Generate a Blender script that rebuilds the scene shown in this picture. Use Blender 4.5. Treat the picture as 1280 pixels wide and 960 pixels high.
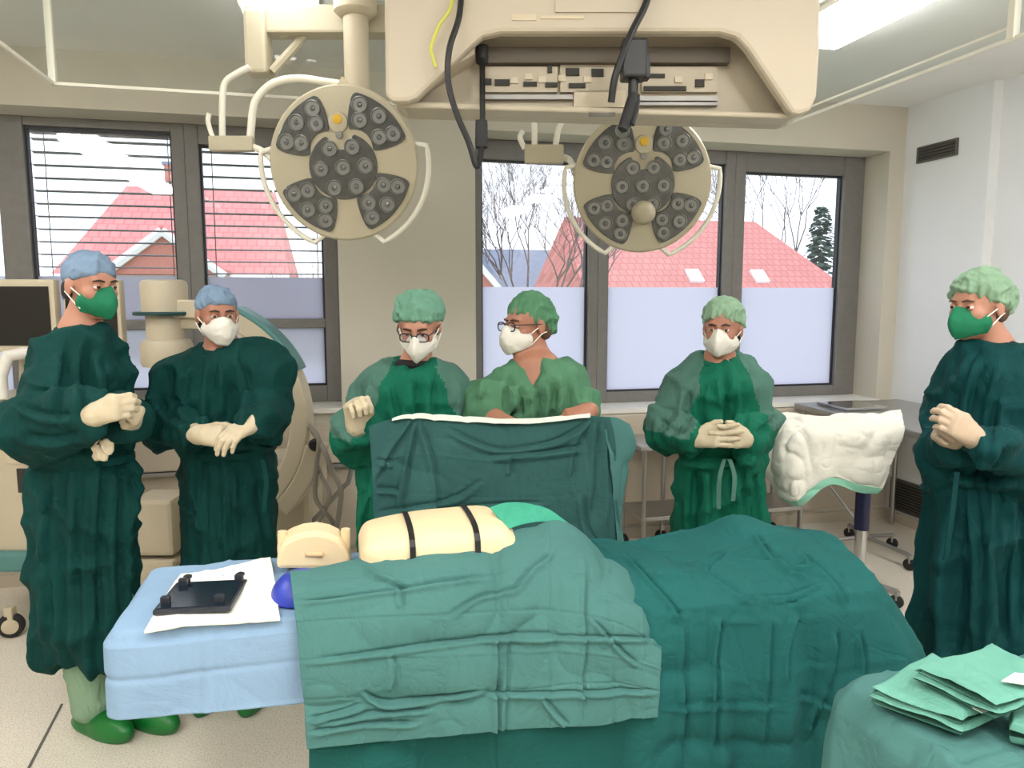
import bpy, bmesh, math, random
import numpy as np
from mathutils import Vector, Matrix

for o in list(bpy.data.objects): bpy.data.objects.remove(o)
scene = bpy.context.scene
COL = scene.collection
random.seed(7); RNG = np.random.default_rng(7)
PI = math.pi

# ------------------------------------------------------------------ camera
F = 930.0; PITCH = math.radians(6.75); YAW = math.radians(13.5); EYE = 1.6
FH = np.array([math.sin(YAW), math.cos(YAW), 0.0])
F0 = np.array([math.sin(YAW)*math.cos(PITCH), math.cos(YAW)*math.cos(PITCH), -math.sin(PITCH)])
R0 = np.array([math.cos(YAW), -math.sin(YAW), 0.0]); U0 = np.cross(R0, F0)
CAM = np.array([0, 0, EYE]); ZUP = np.array([0, 0, 1.0])
cd = bpy.data.cameras.new('camera'); cam = bpy.data.objects.new('camera', cd); COL.objects.link(cam)
cd.sensor_fit = 'HORIZONTAL'; cd.sensor_width = 36.0; cd.lens = 36.0*F/1280.0; cd.clip_start = 0.05; cd.clip_end = 500
cam.matrix_world = Matrix(((R0[0], U0[0], -F0[0], 0), (R0[1], U0[1], -F0[1], 0), (R0[2], U0[2], -F0[2], EYE), (0, 0, 0, 1)))
scene.camera = cam

# ------------------------------------------------------------------ world (bright overcast sky), exposure
w = bpy.data.worlds.new('overcast_sky'); scene.world = w; w.use_nodes = True
bg = w.node_tree.nodes['Background']
bg.inputs['Color'].default_value = (0.88, 0.93, 1.0, 1); bg.inputs['Strength'].default_value = 1.9
vs = scene.view_settings
vs.view_transform = 'Standard'; vs.look = 'None'; vs.gamma = 1.0; vs.use_curve_mapping = False; vs.exposure = 0.2
PANEL_STRENGTH = 21.0        # the room's ceiling light panels

# ------------------------------------------------------------------ pixel -> place helpers (pixel gives a direction, depth is from the room)
def ray(x, y): return F0 + R0*(x-640)/F - U0*(y-480)/F
def onz(x, y, z): d = ray(x, y); return CAM + d*((z-EYE)/d[2])
def ony(x, y, Y): d = ray(x, y); return CAM + d*(Y/d[1])
def onx(x, y, X): d = ray(x, y); return CAM + d*(X/d[0])
def pp(x, y, d): q = ray(x, y); return CAM + q*(d/float(q@FH))
def V(*a): return np.array(a, float)

# ------------------------------------------------------------------ materials
def lin(c):
    return tuple((v/255/12.92 if v/255 <= .04045 else ((v/255+.055)/1.055)**2.4) for v in c)
MATS = {}
def mat(name, rgb, rough=.6, metal=0, var=0.0, vscale=8, bump=0.0, bscale=60, spec=.5, sheen=0, trans=0, stretch=(1, 1, 1), emit=0, sss=0, crease=0, coat=0):
    m = bpy.data.materials.new(name); m.use_nodes = True; MATS[name] = m
    nt = m.node_tree; b = nt.nodes['Principled BSDF']
    c = lin(rgb)
    b.inputs['Base Color'].default_value = (*c, 1); b.inputs['Roughness'].default_value = rough
    b.inputs['Metallic'].default_value = metal; b.inputs['Specular IOR Level'].default_value = spec
    b.inputs['Coat Weight'].default_value = coat
    if sheen: b.inputs['Sheen Weight'].default_value = sheen
    if sss:
        b.inputs['Subsurface Weight'].default_value = sss; b.inputs['Subsurface Radius'].default_value = (.01, .004, .002)
    tc = nt.nodes.new('ShaderNodeTexCoord'); mp = nt.nodes.new('ShaderNodeMapping')
    mp.inputs['Scale'].default_value = stretch
    nt.links.new(tc.outputs['Object'], mp.inputs['Vector'])
    if var:
        n = nt.nodes.new('ShaderNodeTexNoise'); n.inputs['Scale'].default_value = vscale; n.inputs['Detail'].default_value = 5
        nt.links.new(mp.outputs[0], n.inputs['Vector'])
        r = nt.nodes.new('ShaderNodeValToRGB')
        r.color_ramp.elements[0].position = .3; r.color_ramp.elements[1].position = .7
        r.color_ramp.elements[0].color = (*[v*(1-var) for v in c], 1); r.color_ramp.elements[1].color = (*[min(1, v*(1+var)) for v in c], 1)
        nt.links.new(n.outputs['Fac'], r.inputs['Fac']); nt.links.new(r.outputs['Color'], b.inputs['Base Color'])
    if bump:
        n2 = nt.nodes.new('ShaderNodeTexNoise'); n2.inputs['Scale'].default_value = bscale; n2.inputs['Detail'].default_value = 3
        nt.links.new(mp.outputs[0], n2.inputs['Vector'])
        bp = nt.nodes.new('ShaderNodeBump'); bp.inputs['Strength'].default_value = bump; bp.inputs['Distance'].default_value = .01
        nt.links.new(n2.outputs['Fac'], bp.inputs['Height']); nt.links.new(bp.outputs['Normal'], b.inputs['Normal'])
    if crease:      # sharp soft folds of thin cloth, as fine relief
        n3 = nt.nodes.new('ShaderNodeTexNoise'); n3.inputs['Scale'].default_value = 9; n3.inputs['Detail'].default_value = 3; n3.inputs['Distortion'].default_value = 1.2
        nt.links.new(mp.outputs[0], n3.inputs['Vector'])
        s1 = nt.nodes.new('ShaderNodeMath'); s1.operation = 'SUBTRACT'; s1.inputs[1].default_value = .5; s2 = nt.nodes.new('ShaderNodeMath'); s2.operation = 'ABSOLUTE'; s3 = nt.nodes.new('ShaderNodeMath'); s3.operation = 'POWER'; s3.inputs[1].default_value = .6
        b3 = nt.nodes.new('ShaderNodeBump'); b3.inputs['Strength'].default_value = crease; b3.inputs['Distance'].default_value = .035
        nt.links.new(n3.outputs['Fac'], s1.inputs[0]); nt.links.new(s1.outputs[0], s2.inputs[0]); nt.links.new(s2.outputs[0], s3.inputs[0]); nt.links.new(s3.outputs[0], b3.inputs['Height'])
        if bump: nt.links.new(bp.outputs['Normal'], b3.inputs['Normal'])
        nt.links.new(b3.outputs['Normal'], b.inputs['Normal'])
    if emit:
        b.inputs['Emission Color'].default_value = (1, .995, .985, 1); b.inputs['Emission Strength'].default_value = emit
    if trans:   # thin cloth that lets some light through
        t = nt.nodes.new('ShaderNodeBsdfTranslucent'); t.inputs['Color'].default_value = (*c, 1)
        mx = nt.nodes.new('ShaderNodeMixShader'); mx.inputs[0].default_value = trans
        o = nt.nodes['Material Output']
        nt.links.new(b.outputs[0], mx.inputs[1]); nt.links.new(t.outputs[0], mx.inputs[2]); nt.links.new(mx.outputs[0], o.inputs['Surface'])
    return m
def M(n): return MATS[n]
def glass_mat(name, tint, gloss=.06):
    m = bpy.data.materials.new(name); m.use_nodes = True; MATS[name] = m
    nt = m.node_tree; nt.nodes.remove(nt.nodes['Principled BSDF'])
    t = nt.nodes.new('ShaderNodeBsdfTransparent'); t.inputs['Color'].default_value = (*tint, 1)
    g = nt.nodes.new('ShaderNodeBsdfGlossy'); g.inputs['Roughness'].default_value = .02
    mx = nt.nodes.new('ShaderNodeMixShader'); mx.inputs[0].default_value = gloss
    nt.links.new(t.outputs[0], mx.inputs[1]); nt.links.new(g.outputs[0], mx.inputs[2])
    nt.links.new(mx.outputs[0], nt.nodes['Material Output'].inputs['Surface'])
glass_mat('window_glass', (.97, .98, 1.0)); glass_mat('screen_glass', (.93, .95, .94), .07); glass_mat('lens_glass', (.95, .97, 1), .12)
mat('wall', (198, 192, 177), .8, var=.03, vscale=2, bump=.03, bscale=90)
mat('wall_right', (226, 227, 228), .75, var=.02, vscale=2, bump=.03, bscale=90)
mat('ceiling', (236, 235, 230), .85, var=.02, vscale=3)
mat('wall_low', (190, 178, 160), .75, var=.04, vscale=3)
mat('sill', (225, 223, 216), .4)
mat('frame', (120, 117, 114), .5, var=.06, vscale=20)
mat('gasket', (40, 42, 46), .5)
mat('blind', (86, 88, 100), .45, metal=.3)
mat('film', (236, 236, 246), .9, trans=.92)
mat('light_panel', (250, 248, 240), .6, emit=PANEL_STRENGTH); mat('light_panel_low', (250, 248, 240), .6, emit=5.0)
mat('metal_white', (228, 224, 210), .4)
mat('steel', (168, 166, 162), .3, metal=.85, var=.05)
mat('steel_matte', (150, 148, 145), .5, metal=.6)
mat('chrome', (205, 205, 205), .15, metal=1)
mat('beige', (192, 180, 156), .45, var=.03, vscale=6)
mat('beige_dark', (196, 184, 158), .5, var=.03)
mat('console', (184, 173, 154), .5, var=.03, vscale=4)
mat('console_panel', (176, 166, 146), .5, var=.04)
mat('lamp_body', (182, 173, 149), .4, var=.03)
mat('lamp_glass', (76, 77, 76), .18, var=.2, vscale=40, coat=.5)
mat('lens', (96, 98, 100), .15, metal=.5); mat('slot_shade', (84, 76, 64), .6)
mat('lens_ring', (128, 128, 126), .3, metal=.4)
mat('black', (18, 18, 20), .45)
mat('rubber', (30, 30, 32), .7)
mat('screen', (12, 10, 9), .15)
mat('teal_metal', (78, 128, 126), .4)
mat('teal_dark', (38, 72, 72), .4)
mat('navy', (24, 28, 66), .4)
mat('grey_cable', (140, 132, 120), .6)
mat('yellow_green', (196, 196, 90), .6)
mat('amber', (214, 170, 40), .4)
mat('skin', (182, 130, 108), .5, var=.05, vscale=14, sss=.08)
mat('skin_dark', (166, 114, 92), .5, var=.05, vscale=14, sss=.08)
mat('eye_white', (226, 222, 216), .25); mat('iris', (52, 36, 26), .2)
mat('hair', (44, 30, 22), .7, var=.2, vscale=60); mat('hair_brown', (84, 58, 38), .7, var=.2, vscale=60)
mat('glove', (196, 182, 154), .5, var=.05, vscale=18, sss=.05)
mat('glove_pink', (194, 170, 146), .5, var=.06, vscale=18, sss=.05)
mat('mask_white', (220, 216, 206), .85, var=.03, vscale=20)
mat('mask_green', (0, 110, 74), .8, var=.06, vscale=20)
mat('strap', (236, 236, 230), .7)
CL = dict(bump=.10, bscale=260, spec=.18, crease=.22)
CG = dict(CL, crease=.28, stretch=(1.4, 1.4, .6))
mat('gown_dark', (6, 58, 55), .8, var=.16, vscale=5, **CG)
mat('gown_teal', (6, 60, 61), .78, var=.16, vscale=5, **CG)
mat('gown_green', (13, 98, 75), .75, var=.12, vscale=5, **CG)
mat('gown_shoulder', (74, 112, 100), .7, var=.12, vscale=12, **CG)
mat('scrub', (82, 128, 98), .8, var=.1, vscale=10, **CG)
mat('scrub_pants', (138, 168, 142), .8, var=.08, vscale=10, **CG)
mat('undershirt', (16, 14, 16), .8)
mat('clog', (12, 110, 44), .4, var=.1)
mat('cap_blue', (118, 140, 164), .85, var=.14, vscale=20, **CL)
mat('cap_green', (116, 164, 142), .85, var=.14, vscale=24, trans=.2, **CL)
mat('cap_pale', (146, 178, 150), .85, var=.14, vscale=24, trans=.2, **CL)
mat('cap_scrub', (92, 142, 108), .85, var=.14, vscale=24, trans=.15, **CL)
mat('drape_light', (72, 116, 112), .85, var=.06, vscale=4, **CL)
mat('drape_mid', (28, 88, 86), .82, var=.08, vscale=4, **CL)
mat('drape_deep', (24, 82, 78), .82, var=.08, vscale=4, **CL)
mat('drape_screen', (52, 92, 90), .85, var=.08, vscale=4, trans=.1, **CL)
mat('drape_inner', (66, 156, 130), .8, var=.05, vscale=4, **CL)
mat('drape_edge', (205, 214, 200), .85)
mat('drape_blue', (132, 160, 188), .85, var=.05, vscale=5, **dict(CL, crease=.12))
mat('pack', (100, 156, 140), .8, var=.07, vscale=8, **CL)
mat('pack_dark', (20, 60, 56), .8)
mat('pack_label', (220, 226, 216), .7)
mat('white_cloth', (240, 236, 224), .85, var=.03, vscale=10, bump=.2, bscale=120)
mat('white_towel', (244, 242, 232), .9, var=.03, vscale=20, bump=.3, bscale=200)
mat('mint_edge', (150, 214, 188), .85)
mat('mannequin', (226, 204, 164), .55, var=.04, vscale=8, sss=.05)
mat('mannequin_dark', (214, 176, 136), .6)
mat('blue_plastic', (38, 58, 168), .4, var=.08)
mat('tablet', (22, 34, 44), .12); mat('tablet_case', (34, 38, 48), .4)
mat('vent', (96, 92, 86), .6); mat('vent_dark', (46, 44, 40), .7)
mat('roof_red', (224, 116, 112), .8, var=.08, vscale=3)
mat('roof_red2', (206, 108, 104), .8, var=.08, vscale=3)
mat('roof_slate', (128, 136, 156), .8, var=.08, vscale=3)
mat('brick_wall', (186, 120, 108), .85, var=.1, vscale=10); mat('plaster', (216, 206, 196), .85)
mat('trim_white', (240, 240, 240), .6)
mat('bark', (112, 102, 100), .9, var=.15); mat('conifer', (70, 92, 78), .9, var=.2, vscale=6); mat('grass', (130, 146, 112), .95, var=.1, vscale=2)
mat('hedge', (120, 132, 112), .9, var=.2)

def tile_bands(name, rgb, mort, sx, sz):
    """far roof: tile courses too small to pick apart"""
    m = M(name); nt = m.node_tree; b = nt.nodes['Principled BSDF']
    tc = nt.nodes.new('ShaderNodeTexCoord'); mp = nt.nodes.new('ShaderNodeMapping'); mp.inputs['Scale'].default_value = (1, 1, 1)
    br = nt.nodes.new('ShaderNodeTexBrick'); br.inputs['Color1'].default_value = (*lin(rgb), 1); br.inputs['Color2'].default_value = (*[v*.86 for v in lin(rgb)], 1)
    br.inputs['Mortar'].default_value = (*lin(mort), 1); br.inputs['Scale'].default_value = 1; br.inputs['Mortar Size'].default_value = .03
    br.inputs['Brick Width'].default_value = sx; br.inputs['Row Height'].default_value = sz
    nt.links.new(tc.outputs['UV'], mp.inputs[0]); nt.links.new(mp.outputs[0], br.inputs['Vector']); nt.links.new(br.outputs['Color'], b.inputs['Base Color'])
tile_bands('roof_red', (226, 146, 144), (204, 124, 124), .3, .34)
tile_bands('roof_red2', (212, 136, 130), (188, 112, 108), .3, .34)

def floor_mat():
    m = mat('floor', (214, 204, 188), .35, spec=.4); nt = m.node_tree; b = nt.nodes['Principled BSDF']
    tc = nt.nodes.new('ShaderNodeTexCoord')
    n = nt.nodes.new('ShaderNodeTexNoise'); n.inputs['Scale'].default_value = 170; n.inputs['Detail'].default_value = 2
    v = nt.nodes.new('ShaderNodeTexNoise'); v.inputs['Scale'].default_value = 45; v.inputs['Detail'].default_value = 3
    r = nt.nodes.new('ShaderNodeValToRGB'); e = r.color_ramp.elements
    e[0].position = .3; e[0].color = (*lin((196, 183, 165)), 1); e[1].position = .55; e[1].color = (*lin((234, 226, 212)), 1)
    mx = nt.nodes.new('ShaderNodeMix'); mx.data_type = 'RGBA'; mx.blend_type = 'MULTIPLY'; mx.inputs[0].default_value = .12
    nt.links.new(tc.outputs['Object'], n.inputs[0]); nt.links.new(tc.outputs['Object'], v.inputs[0])
    nt.links.new(n.outputs['Fac'], r.inputs[0]); nt.links.new(r.outputs[0], mx.inputs[6]); nt.links.new(v.outputs['Fac'], mx.inputs[7])
    nt.links.new(mx.outputs[2], b.inputs['Base Color'])
floor_mat()

# ------------------------------------------------------------------ objects
def tag(o, label, cat, group=None, kind=None):
    if label: o['label'] = label
    if cat: o['category'] = cat
    if group: o['group'] = group
    if kind: o['kind'] = kind
    return o
def empty(name, loc, label=None, cat=None, group=None, kind=None):
    o = bpy.data.objects.new(name, None); COL.objects.link(o); o.location = loc; o.empty_display_size = .1
    return tag(o, label, cat, group, kind)
def worldloc(p):
    v = np.zeros(3)
    while p is not None: v = v + np.array(p.location); p = p.parent
    return v
def link(name, me, m, parent=None, smooth=False):
    """mesh whose coordinates are world coordinates; parented without changing place"""
    o = bpy.data.objects.new(name, me); COL.objects.link(o)
    if m is not None: me.materials.append(M(m) if isinstance(m, str) else m)
    if parent is not None:
        o.parent = parent; off = worldloc(parent); me.transform(Matrix.Translation(Vector(-off)))
    else:                                     # put the origin at the base of the thing
        n = len(me.vertices); a = np.empty(n*3, 'f'); me.vertices.foreach_get('co', a); a = a.reshape(-1, 3)
        c = (a.min(0)+a.max(0))/2; c[2] = a[:, 2].min()
        me.transform(Matrix.Translation(Vector(-c.astype(float)))); o.location = Vector(c.astype(float))
    if smooth: me.polygons.foreach_set('use_smooth', np.ones(len(me.polygons), bool))
    me.update(); return o
def npmesh(name, verts, faces):
    me = bpy.data.meshes.new(name); me.from_pydata([tuple(map(float, v)) for v in verts], [], [tuple(map(int, f)) for f in faces]); me.update(); return me
def quadmesh(name, Vt, Q):
    me = bpy.data.meshes.new(name); Vt = np.asarray(Vt, 'f'); Q = np.asarray(Q, 'i')
    me.vertices.add(len(Vt)); me.vertices.foreach_set('co', Vt.ravel())
    me.loops.add(Q.size); me.loops.foreach_set('vertex_index', Q.ravel())
    me.polygons.add(len(Q)); me.polygons.foreach_set('loop_start', np.arange(0, Q.size, 4, dtype='i'))
    me.update(calc_edges=True); me.validate(); return me

class MB:
    """collects shapes of ONE part"""
    def __init__(s): s.v = []; s.f = []
    def add(s, v, f):
        n = len(s.v); s.v += [tuple(map(float, p)) for p in v]; s.f += [tuple(i+n for i in q) for q in f]; return s
    def box(s, a, b, bev=0):
        a, b = np.minimum(a, b).astype(float), np.maximum(a, b).astype(float)
        return s.obox((a+b)/2, np.eye(3), (b-a)/2, bev)
    def obox(s, c, ax, h, bev=0):
        """oriented box: centre, rows of axes, half sizes, chamfered edges when bev"""
        c = np.array(c, float); ax = np.array(ax, float); h = np.array(h, float)
        if bev <= 0:
            vs = [c+ax.T@(h*np.array(q)) for q in ((-1,-1,-1),(1,-1,-1),(1,1,-1),(-1,1,-1),(-1,-1,1),(1,-1,1),(1,1,1),(-1,1,1))]
            return s.add(vs, [(3,2,1,0),(4,5,6,7),(0,1,5,4),(1,2,6,5),(2,3,7,6),(3,0,4,7)])
        bev = min(bev, h.min()*.95); bm = bmesh.new(); bmesh.ops.create_cube(bm, size=2)
        for v in bm.verts: v.co = Vector([v.co[i]*h[i] for i in range(3)])
        bmesh.ops.bevel(bm, geom=bm.edges[:], offset=bev, segments=2, affect='EDGES', profile=.6)
        bm.verts.index_update(); vs = [c+ax.T@np.array(v.co) for v in bm.verts]; fs = [[v.index for v in f.verts] for f in bm.faces]; bm.free()
        return s.add(vs, fs)
    def tube(s, pts, r, n=10, cap=True, closed=False):
        pts = [np.array(p, float) for p in pts]; k = len(pts)
        rs = [r]*k if np.isscalar(r) else list(r)
        T = []
        for i in range(k):
            if closed: t = pts[(i+1) % k]-pts[i-1]
            else: t = pts[min(i+1, k-1)]-pts[max(i-1, 0)]
            T.append(t/(np.linalg.norm(t)+1e-9))
        up = np.array([0, 0, 1.]) if abs(T[0][2]) < .9 else np.array([1., 0, 0])
        a = np.cross(T[0], up); a /= np.linalg.norm(a); vs = []
        for i in range(k):
            a = a-T[i]*(a@T[i]); a /= np.linalg.norm(a)+1e-9; b = np.cross(T[i], a)
            for j in range(n):
                th = 2*PI*j/n; vs.append(pts[i]+rs[i]*(math.cos(th)*a+math.sin(th)*b))
        fs = []
        for i in range(k if closed else k-1):
            i2 = (i+1) % k
            for j in range(n): fs.append((i*n+j, i*n+(j+1) % n, i2*n+(j+1) % n, i2*n+j))
        if cap and not closed: fs += [tuple(range(n-1, -1, -1)), tuple(range((k-1)*n, k*n))]
        return s.add(vs, fs)
    def lathe(s, prof, o, ax=(0, 0, 1), n=28):
        """prof: (r, h) pairs along axis ax from o"""
        ax = np.array(ax, float); ax /= np.linalg.norm(ax); o = np.array(o, float)
        up = np.array([0, 0, 1.]) if abs(ax[2]) < .9 else np.array([1., 0, 0])
        a = np.cross(up, ax); a /= np.linalg.norm(a); b = np.cross(ax, a); vs = []
        for r, h in prof:
            for j in range(n): th = 2*PI*j/n; vs.append(o+ax*h+max(r, 1e-4)*(math.cos(th)*a+math.sin(th)*b))
        fs = []
        for i in range(len(prof)-1):
            for j in range(n): fs.append((i*n+j, i*n+(j+1) % n, (i+1)*n+(j+1) % n, (i+1)*n+j))
        fs += [tuple(range(n-1, -1, -1)), tuple(range((len(prof)-1)*n, len(prof)*n))]
        return s.add(vs, fs)
    def prism(s, pts, d):
        """closed polygon of 3D points extruded by vector d"""
        n = len(pts); d = np.array(d, float); vs = [np.array(p, float) for p in pts]; vs = vs+[p+d for p in vs]
        return s.add(vs, [tuple(range(n)), tuple(range(2*n-1, n-1, -1))]+[(i, i+n, (i+1) % n+n, (i+1) % n) for i in range(n)])
    def build(s, name, m, parent=None, smooth=False, bevel=0):
        me = npmesh(name, s.v, s.f)
        bm = bmesh.new(); bm.from_mesh(me); bmesh.ops.recalc_face_normals(bm, faces=bm.faces[:]); bm.to_mesh(me); bm.free()
        o = link(name, me, m, parent, smooth)
        if smooth:
            md = o.modifiers.new('split', 'EDGE_SPLIT'); md.split_angle = math.radians(40)
        if bevel:
            md = o.modifiers.new('bevel', 'BEVEL'); md.width = bevel; md.segments = 2; md.limit_method = 'ANGLE'
        return o
def dup(root, delta=(0, 0, 0), label=None):
    r = root.copy(); COL.objects.link(r); r.location = Vector(root.location)+Vector(delta)
    if label: r['label'] = label
    def rec(src, dst):
        for ch in src.children:
            c = ch.copy(); COL.objects.link(c); c.parent = dst; rec(ch, c)
    rec(root, r); return r
def smooth_path(pts, n=8, closed=False):
    P = [np.array(p, float) for p in pts]; out = []; k = len(P)
    for i in range(k if closed else k-1):
        p0 = P[i-1] if (closed or i > 0) else P[0]; p1 = P[i]; p2 = P[(i+1) % k]; p3 = P[(i+2) % k] if (closed or i+2 < k) else P[-1]
        for j in range(n):
            t = j/n; out.append(.5*((2*p1)+(p2-p0)*t+(2*p0-5*p1+4*p2-p3)*t*t+(3*p1-p0-3*p2+p3)*t**3))
    if not closed: out.append(P[-1])
    return out

# ------------------------------------------------------------------ noise
def vnoise(P, seed=0):
    P = np.asarray(P, float); i = np.floor(P).astype(np.int64); f = P-i; f = f*f*(3-2*f)
    def h(a, b, c):
        n = (a*73856093) ^ (b*19349663) ^ (c*83492791) ^ (seed*2654435761)
        n = (n ^ (n >> 13))*1274126177 & 0x7fffffff; n = (n ^ (n >> 16)) & 0xffff
        return n/65535.0
    x, y, z = i[..., 0], i[..., 1], i[..., 2]; fx, fy, fz = f[..., 0], f[..., 1], f[..., 2]
    def lx(yy, zz): return h(x, yy, zz)*(1-fx)+h(x+1, yy, zz)*fx
    return (lx(y, z)*(1-fy)+lx(y+1, z)*fy)*(1-fz)+(lx(y, z+1)*(1-fy)+lx(y+1, z+1)*fy)*fz
def ridged(P, seed=0): return 1-np.abs(2*vnoise(P, seed)-1)
def normals(Vt, Q):
    n = np.zeros_like(Vt); a = Vt[Q[:, 2]]-Vt[Q[:, 0]]; b = Vt[Q[:, 3]]-Vt[Q[:, 1]]; c = np.cross(a, b)
    for k in range(4): np.add.at(n, Q[:, k], c)
    return n/(np.linalg.norm(n, axis=1, keepdims=True)+1e-12)

# ------------------------------------------------------------------ smooth-union solids -> one continuous mesh (surface nets)
class SDF:
    def __init__(s, lo, hi, h):
        s.h = h; s.lo = np.array(lo, float); s.n = np.ceil((np.array(hi)-s.lo)/h).astype(int)+1
        s.ax = [(s.lo[i]+h*np.arange(s.n[i])).astype('f') for i in range(3)]; s.F = np.full(s.n, .5, 'f')
    def put(s, fn, lo, hi, k, sub=False):
        pad = k+3*s.h
        i0 = np.clip(np.floor((np.array(lo)-pad-s.lo)/s.h).astype(int), 0, s.n); i1 = np.clip(np.ceil((np.array(hi)+pad-s.lo)/s.h).astype(int)+1, 0, s.n)
        if (i1 <= i0).any(): return
        sl = tuple(slice(i0[i], i1[i]) for i in range(3))
        d = fn(s.ax[0][sl[0]][:, None, None], s.ax[1][sl[1]][None, :, None], s.ax[2][sl[2]][None, None, :]).astype('f'); G = s.F[sl]
        if sub: d = -d; hh = np.maximum(k-np.abs(G-d), 0)/k; s.F[sl] = np.maximum(G, d)+hh*hh*k*.25
        else: hh = np.maximum(k-np.abs(G-d), 0)/k; s.F[sl] = np.minimum(G, d)-hh*hh*k*.25
    def cap(s, a, b, ra, rb=None, k=.01, sub=False):
        a = np.array(a, float); b = np.array(b, float); rb = ra if rb is None else rb; ba = b-a; L = max(ba@ba, 1e-9)
        def fn(x, y, z):
            px, py, pz = x-a[0], y-a[1], z-a[2]; t = np.clip((px*ba[0]+py*ba[1]+pz*ba[2])/L, 0, 1)
            return np.sqrt((px-t*ba[0])**2+(py-t*ba[1])**2+(pz-t*ba[2])**2)-(ra+(rb-ra)*t)
        r = max(ra, rb); s.put(fn, np.minimum(a, b)-r, np.maximum(a, b)+r, k, sub)
    def ell(s, c, r, R=np.eye(3), k=.01, sub=False, cut=None):
        """ellipsoid; R rows = local axes; cut = (point, normal): keep the side the normal points to"""
        c = np.array(c, float); r = np.array(r, float); R = np.array(R, float)
        def fn(x, y, z):
            px, py, pz = x-c[0], y-c[1], z-c[2]
            q = [(R[i, 0]*px+R[i, 1]*py+R[i, 2]*pz)/r[i] for i in range(3)]
            k0 = np.sqrt(q[0]**2+q[1]**2+q[2]**2); k1 = np.sqrt((q[0]/r[0])**2+(q[1]/r[1])**2+(q[2]/r[2])**2)+1e-6
            d = k0*(k0-1)/k1
            if cut is not None:
                p, nn = cut; d = np.maximum(d, -((x-p[0])*nn[0]+(y-p[1])*nn[1]+(z-p[2])*nn[2]))
            return d
        e = np.sqrt(((R*r[:, None])**2).sum(0)); s.put(fn, c-e, c+e, k, sub)
    def loft(s, rows, e1, e2, k=.03):
        """rows: (z, centre xy.., half width along e1, half depth along e2)"""
        rows = sorted(rows, key=lambda q: q[0]); zs = np.array([q[0] for q in rows]); cs = np.array([q[1] for q in rows]); rx = np.array([q[2] for q in rows]); ry = np.array([q[3] for q in rows])
        def sm(zz, v):
            g = np.linspace(zs[0], zs[-1], 160); u = np.interp(g, zs, v); ker = np.hanning(13); ker /= ker.sum()
            u2 = np.convolve(np.pad(u, 6, mode='edge'), ker, 'valid'); return np.interp(zz, g, u2)
        def fn(x, y, z):
            zz = z.ravel(); cx = sm(zz, cs[:, 0])[None, None]; cy = sm(zz, cs[:, 1])[None, None]; a = sm(zz, rx)[None, None]; b = sm(zz, ry)[None, None]
            px, py = x-cx, y-cy; q = np.sqrt(((px*e1[0]+py*e1[1])/a)**2+((px*e2[0]+py*e2[1])/b)**2)
            d = (q-1)*np.minimum(a, b); return np.maximum(np.maximum(d, z-zs[-1]), zs[0]-z)
        R = max(rx.max(), ry.max()); lo = np.array([cs[:, 0].min()-R, cs[:, 1].min()-R, zs[0]]); hi = np.array([cs[:, 0].max()+R, cs[:, 1].max()+R, zs[-1]])
        s.put(fn, lo, hi, k)
    def mesh(s):
        Fd = s.F; Fd[0] = Fd[-1] = .5; Fd[:, 0] = Fd[:, -1] = .5; Fd[:, :, 0] = Fd[:, :, -1] = .5
        S = Fd < 0; nx, ny, nz = Fd.shape
        c = np.zeros((nx-1, ny-1, nz-1), np.uint8)
        for dx in (0, 1):
            for dy in (0, 1):
                for dz in (0, 1): c += S[dx:nx-1+dx, dy:ny-1+dy, dz:nz-1+dz]
        act = (c > 0) & (c < 8); idx = np.argwhere(act); N = len(idx)
        ids = np.full(act.shape, -1, np.int32); ids[act] = np.arange(N)
        acc = np.zeros((N, 3)); cnt = np.zeros(N)
        cor = np.array([(a, b, d) for a in (0, 1) for b in (0, 1) for d in (0, 1)])
        vals = [Fd[idx[:, 0]+q[0], idx[:, 1]+q[1], idx[:, 2]+q[2]] for q in cor]
        for a in range(8):
            for b in range(a+1, 8):
                if np.abs(cor[a]-cor[b]).sum() != 1: continue
                va, vb = vals[a], vals[b]; m = (va < 0) != (vb < 0); t = np.where(m, va/(va-vb+1e-12), 0)
                p = cor[a]+t[:, None]*(cor[b]-cor[a]); acc[m] += p[m]; cnt[m] += 1
        Vt = s.lo+(idx+acc/np.maximum(cnt, 1)[:, None])*s.h
        Q = []
        for axis in range(3):
            o1, o2 = [(1, 2), (2, 0), (0, 1)][axis]
            A = S.take(range(0, S.shape[axis]-1), axis); B = S.take(range(1, S.shape[axis]), axis)
            e = np.argwhere(A != B); fl = A[tuple(e.T)]
            def cid(d1, d2):
                q = e.copy(); q[:, o1] -= d1; q[:, o2] -= d2; return ids[q[:, 0], q[:, 1], q[:, 2]]
            q = np.stack([cid(0, 0), cid(1, 0), cid(1, 1), cid(0, 1)], 1); q[~fl] = q[~fl][:, ::-1]; Q.append(q)
        return Vt, np.concatenate(Q)
def relax(Vt, Q, it=2, lam=.5):
    for _ in range(it):
        acc = np.zeros_like(Vt); cnt = np.zeros(len(Vt))
        for k in range(4):
            a, b = Q[:, k], Q[:, (k+1) % 4]; np.add.at(acc, a, Vt[b]); np.add.at(acc, b, Vt[a]); np.add.at(cnt, a, 1); np.add.at(cnt, b, 1)
        Vt = Vt+lam*(acc/np.maximum(cnt, 1)[:, None]-Vt)
    return Vt

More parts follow.
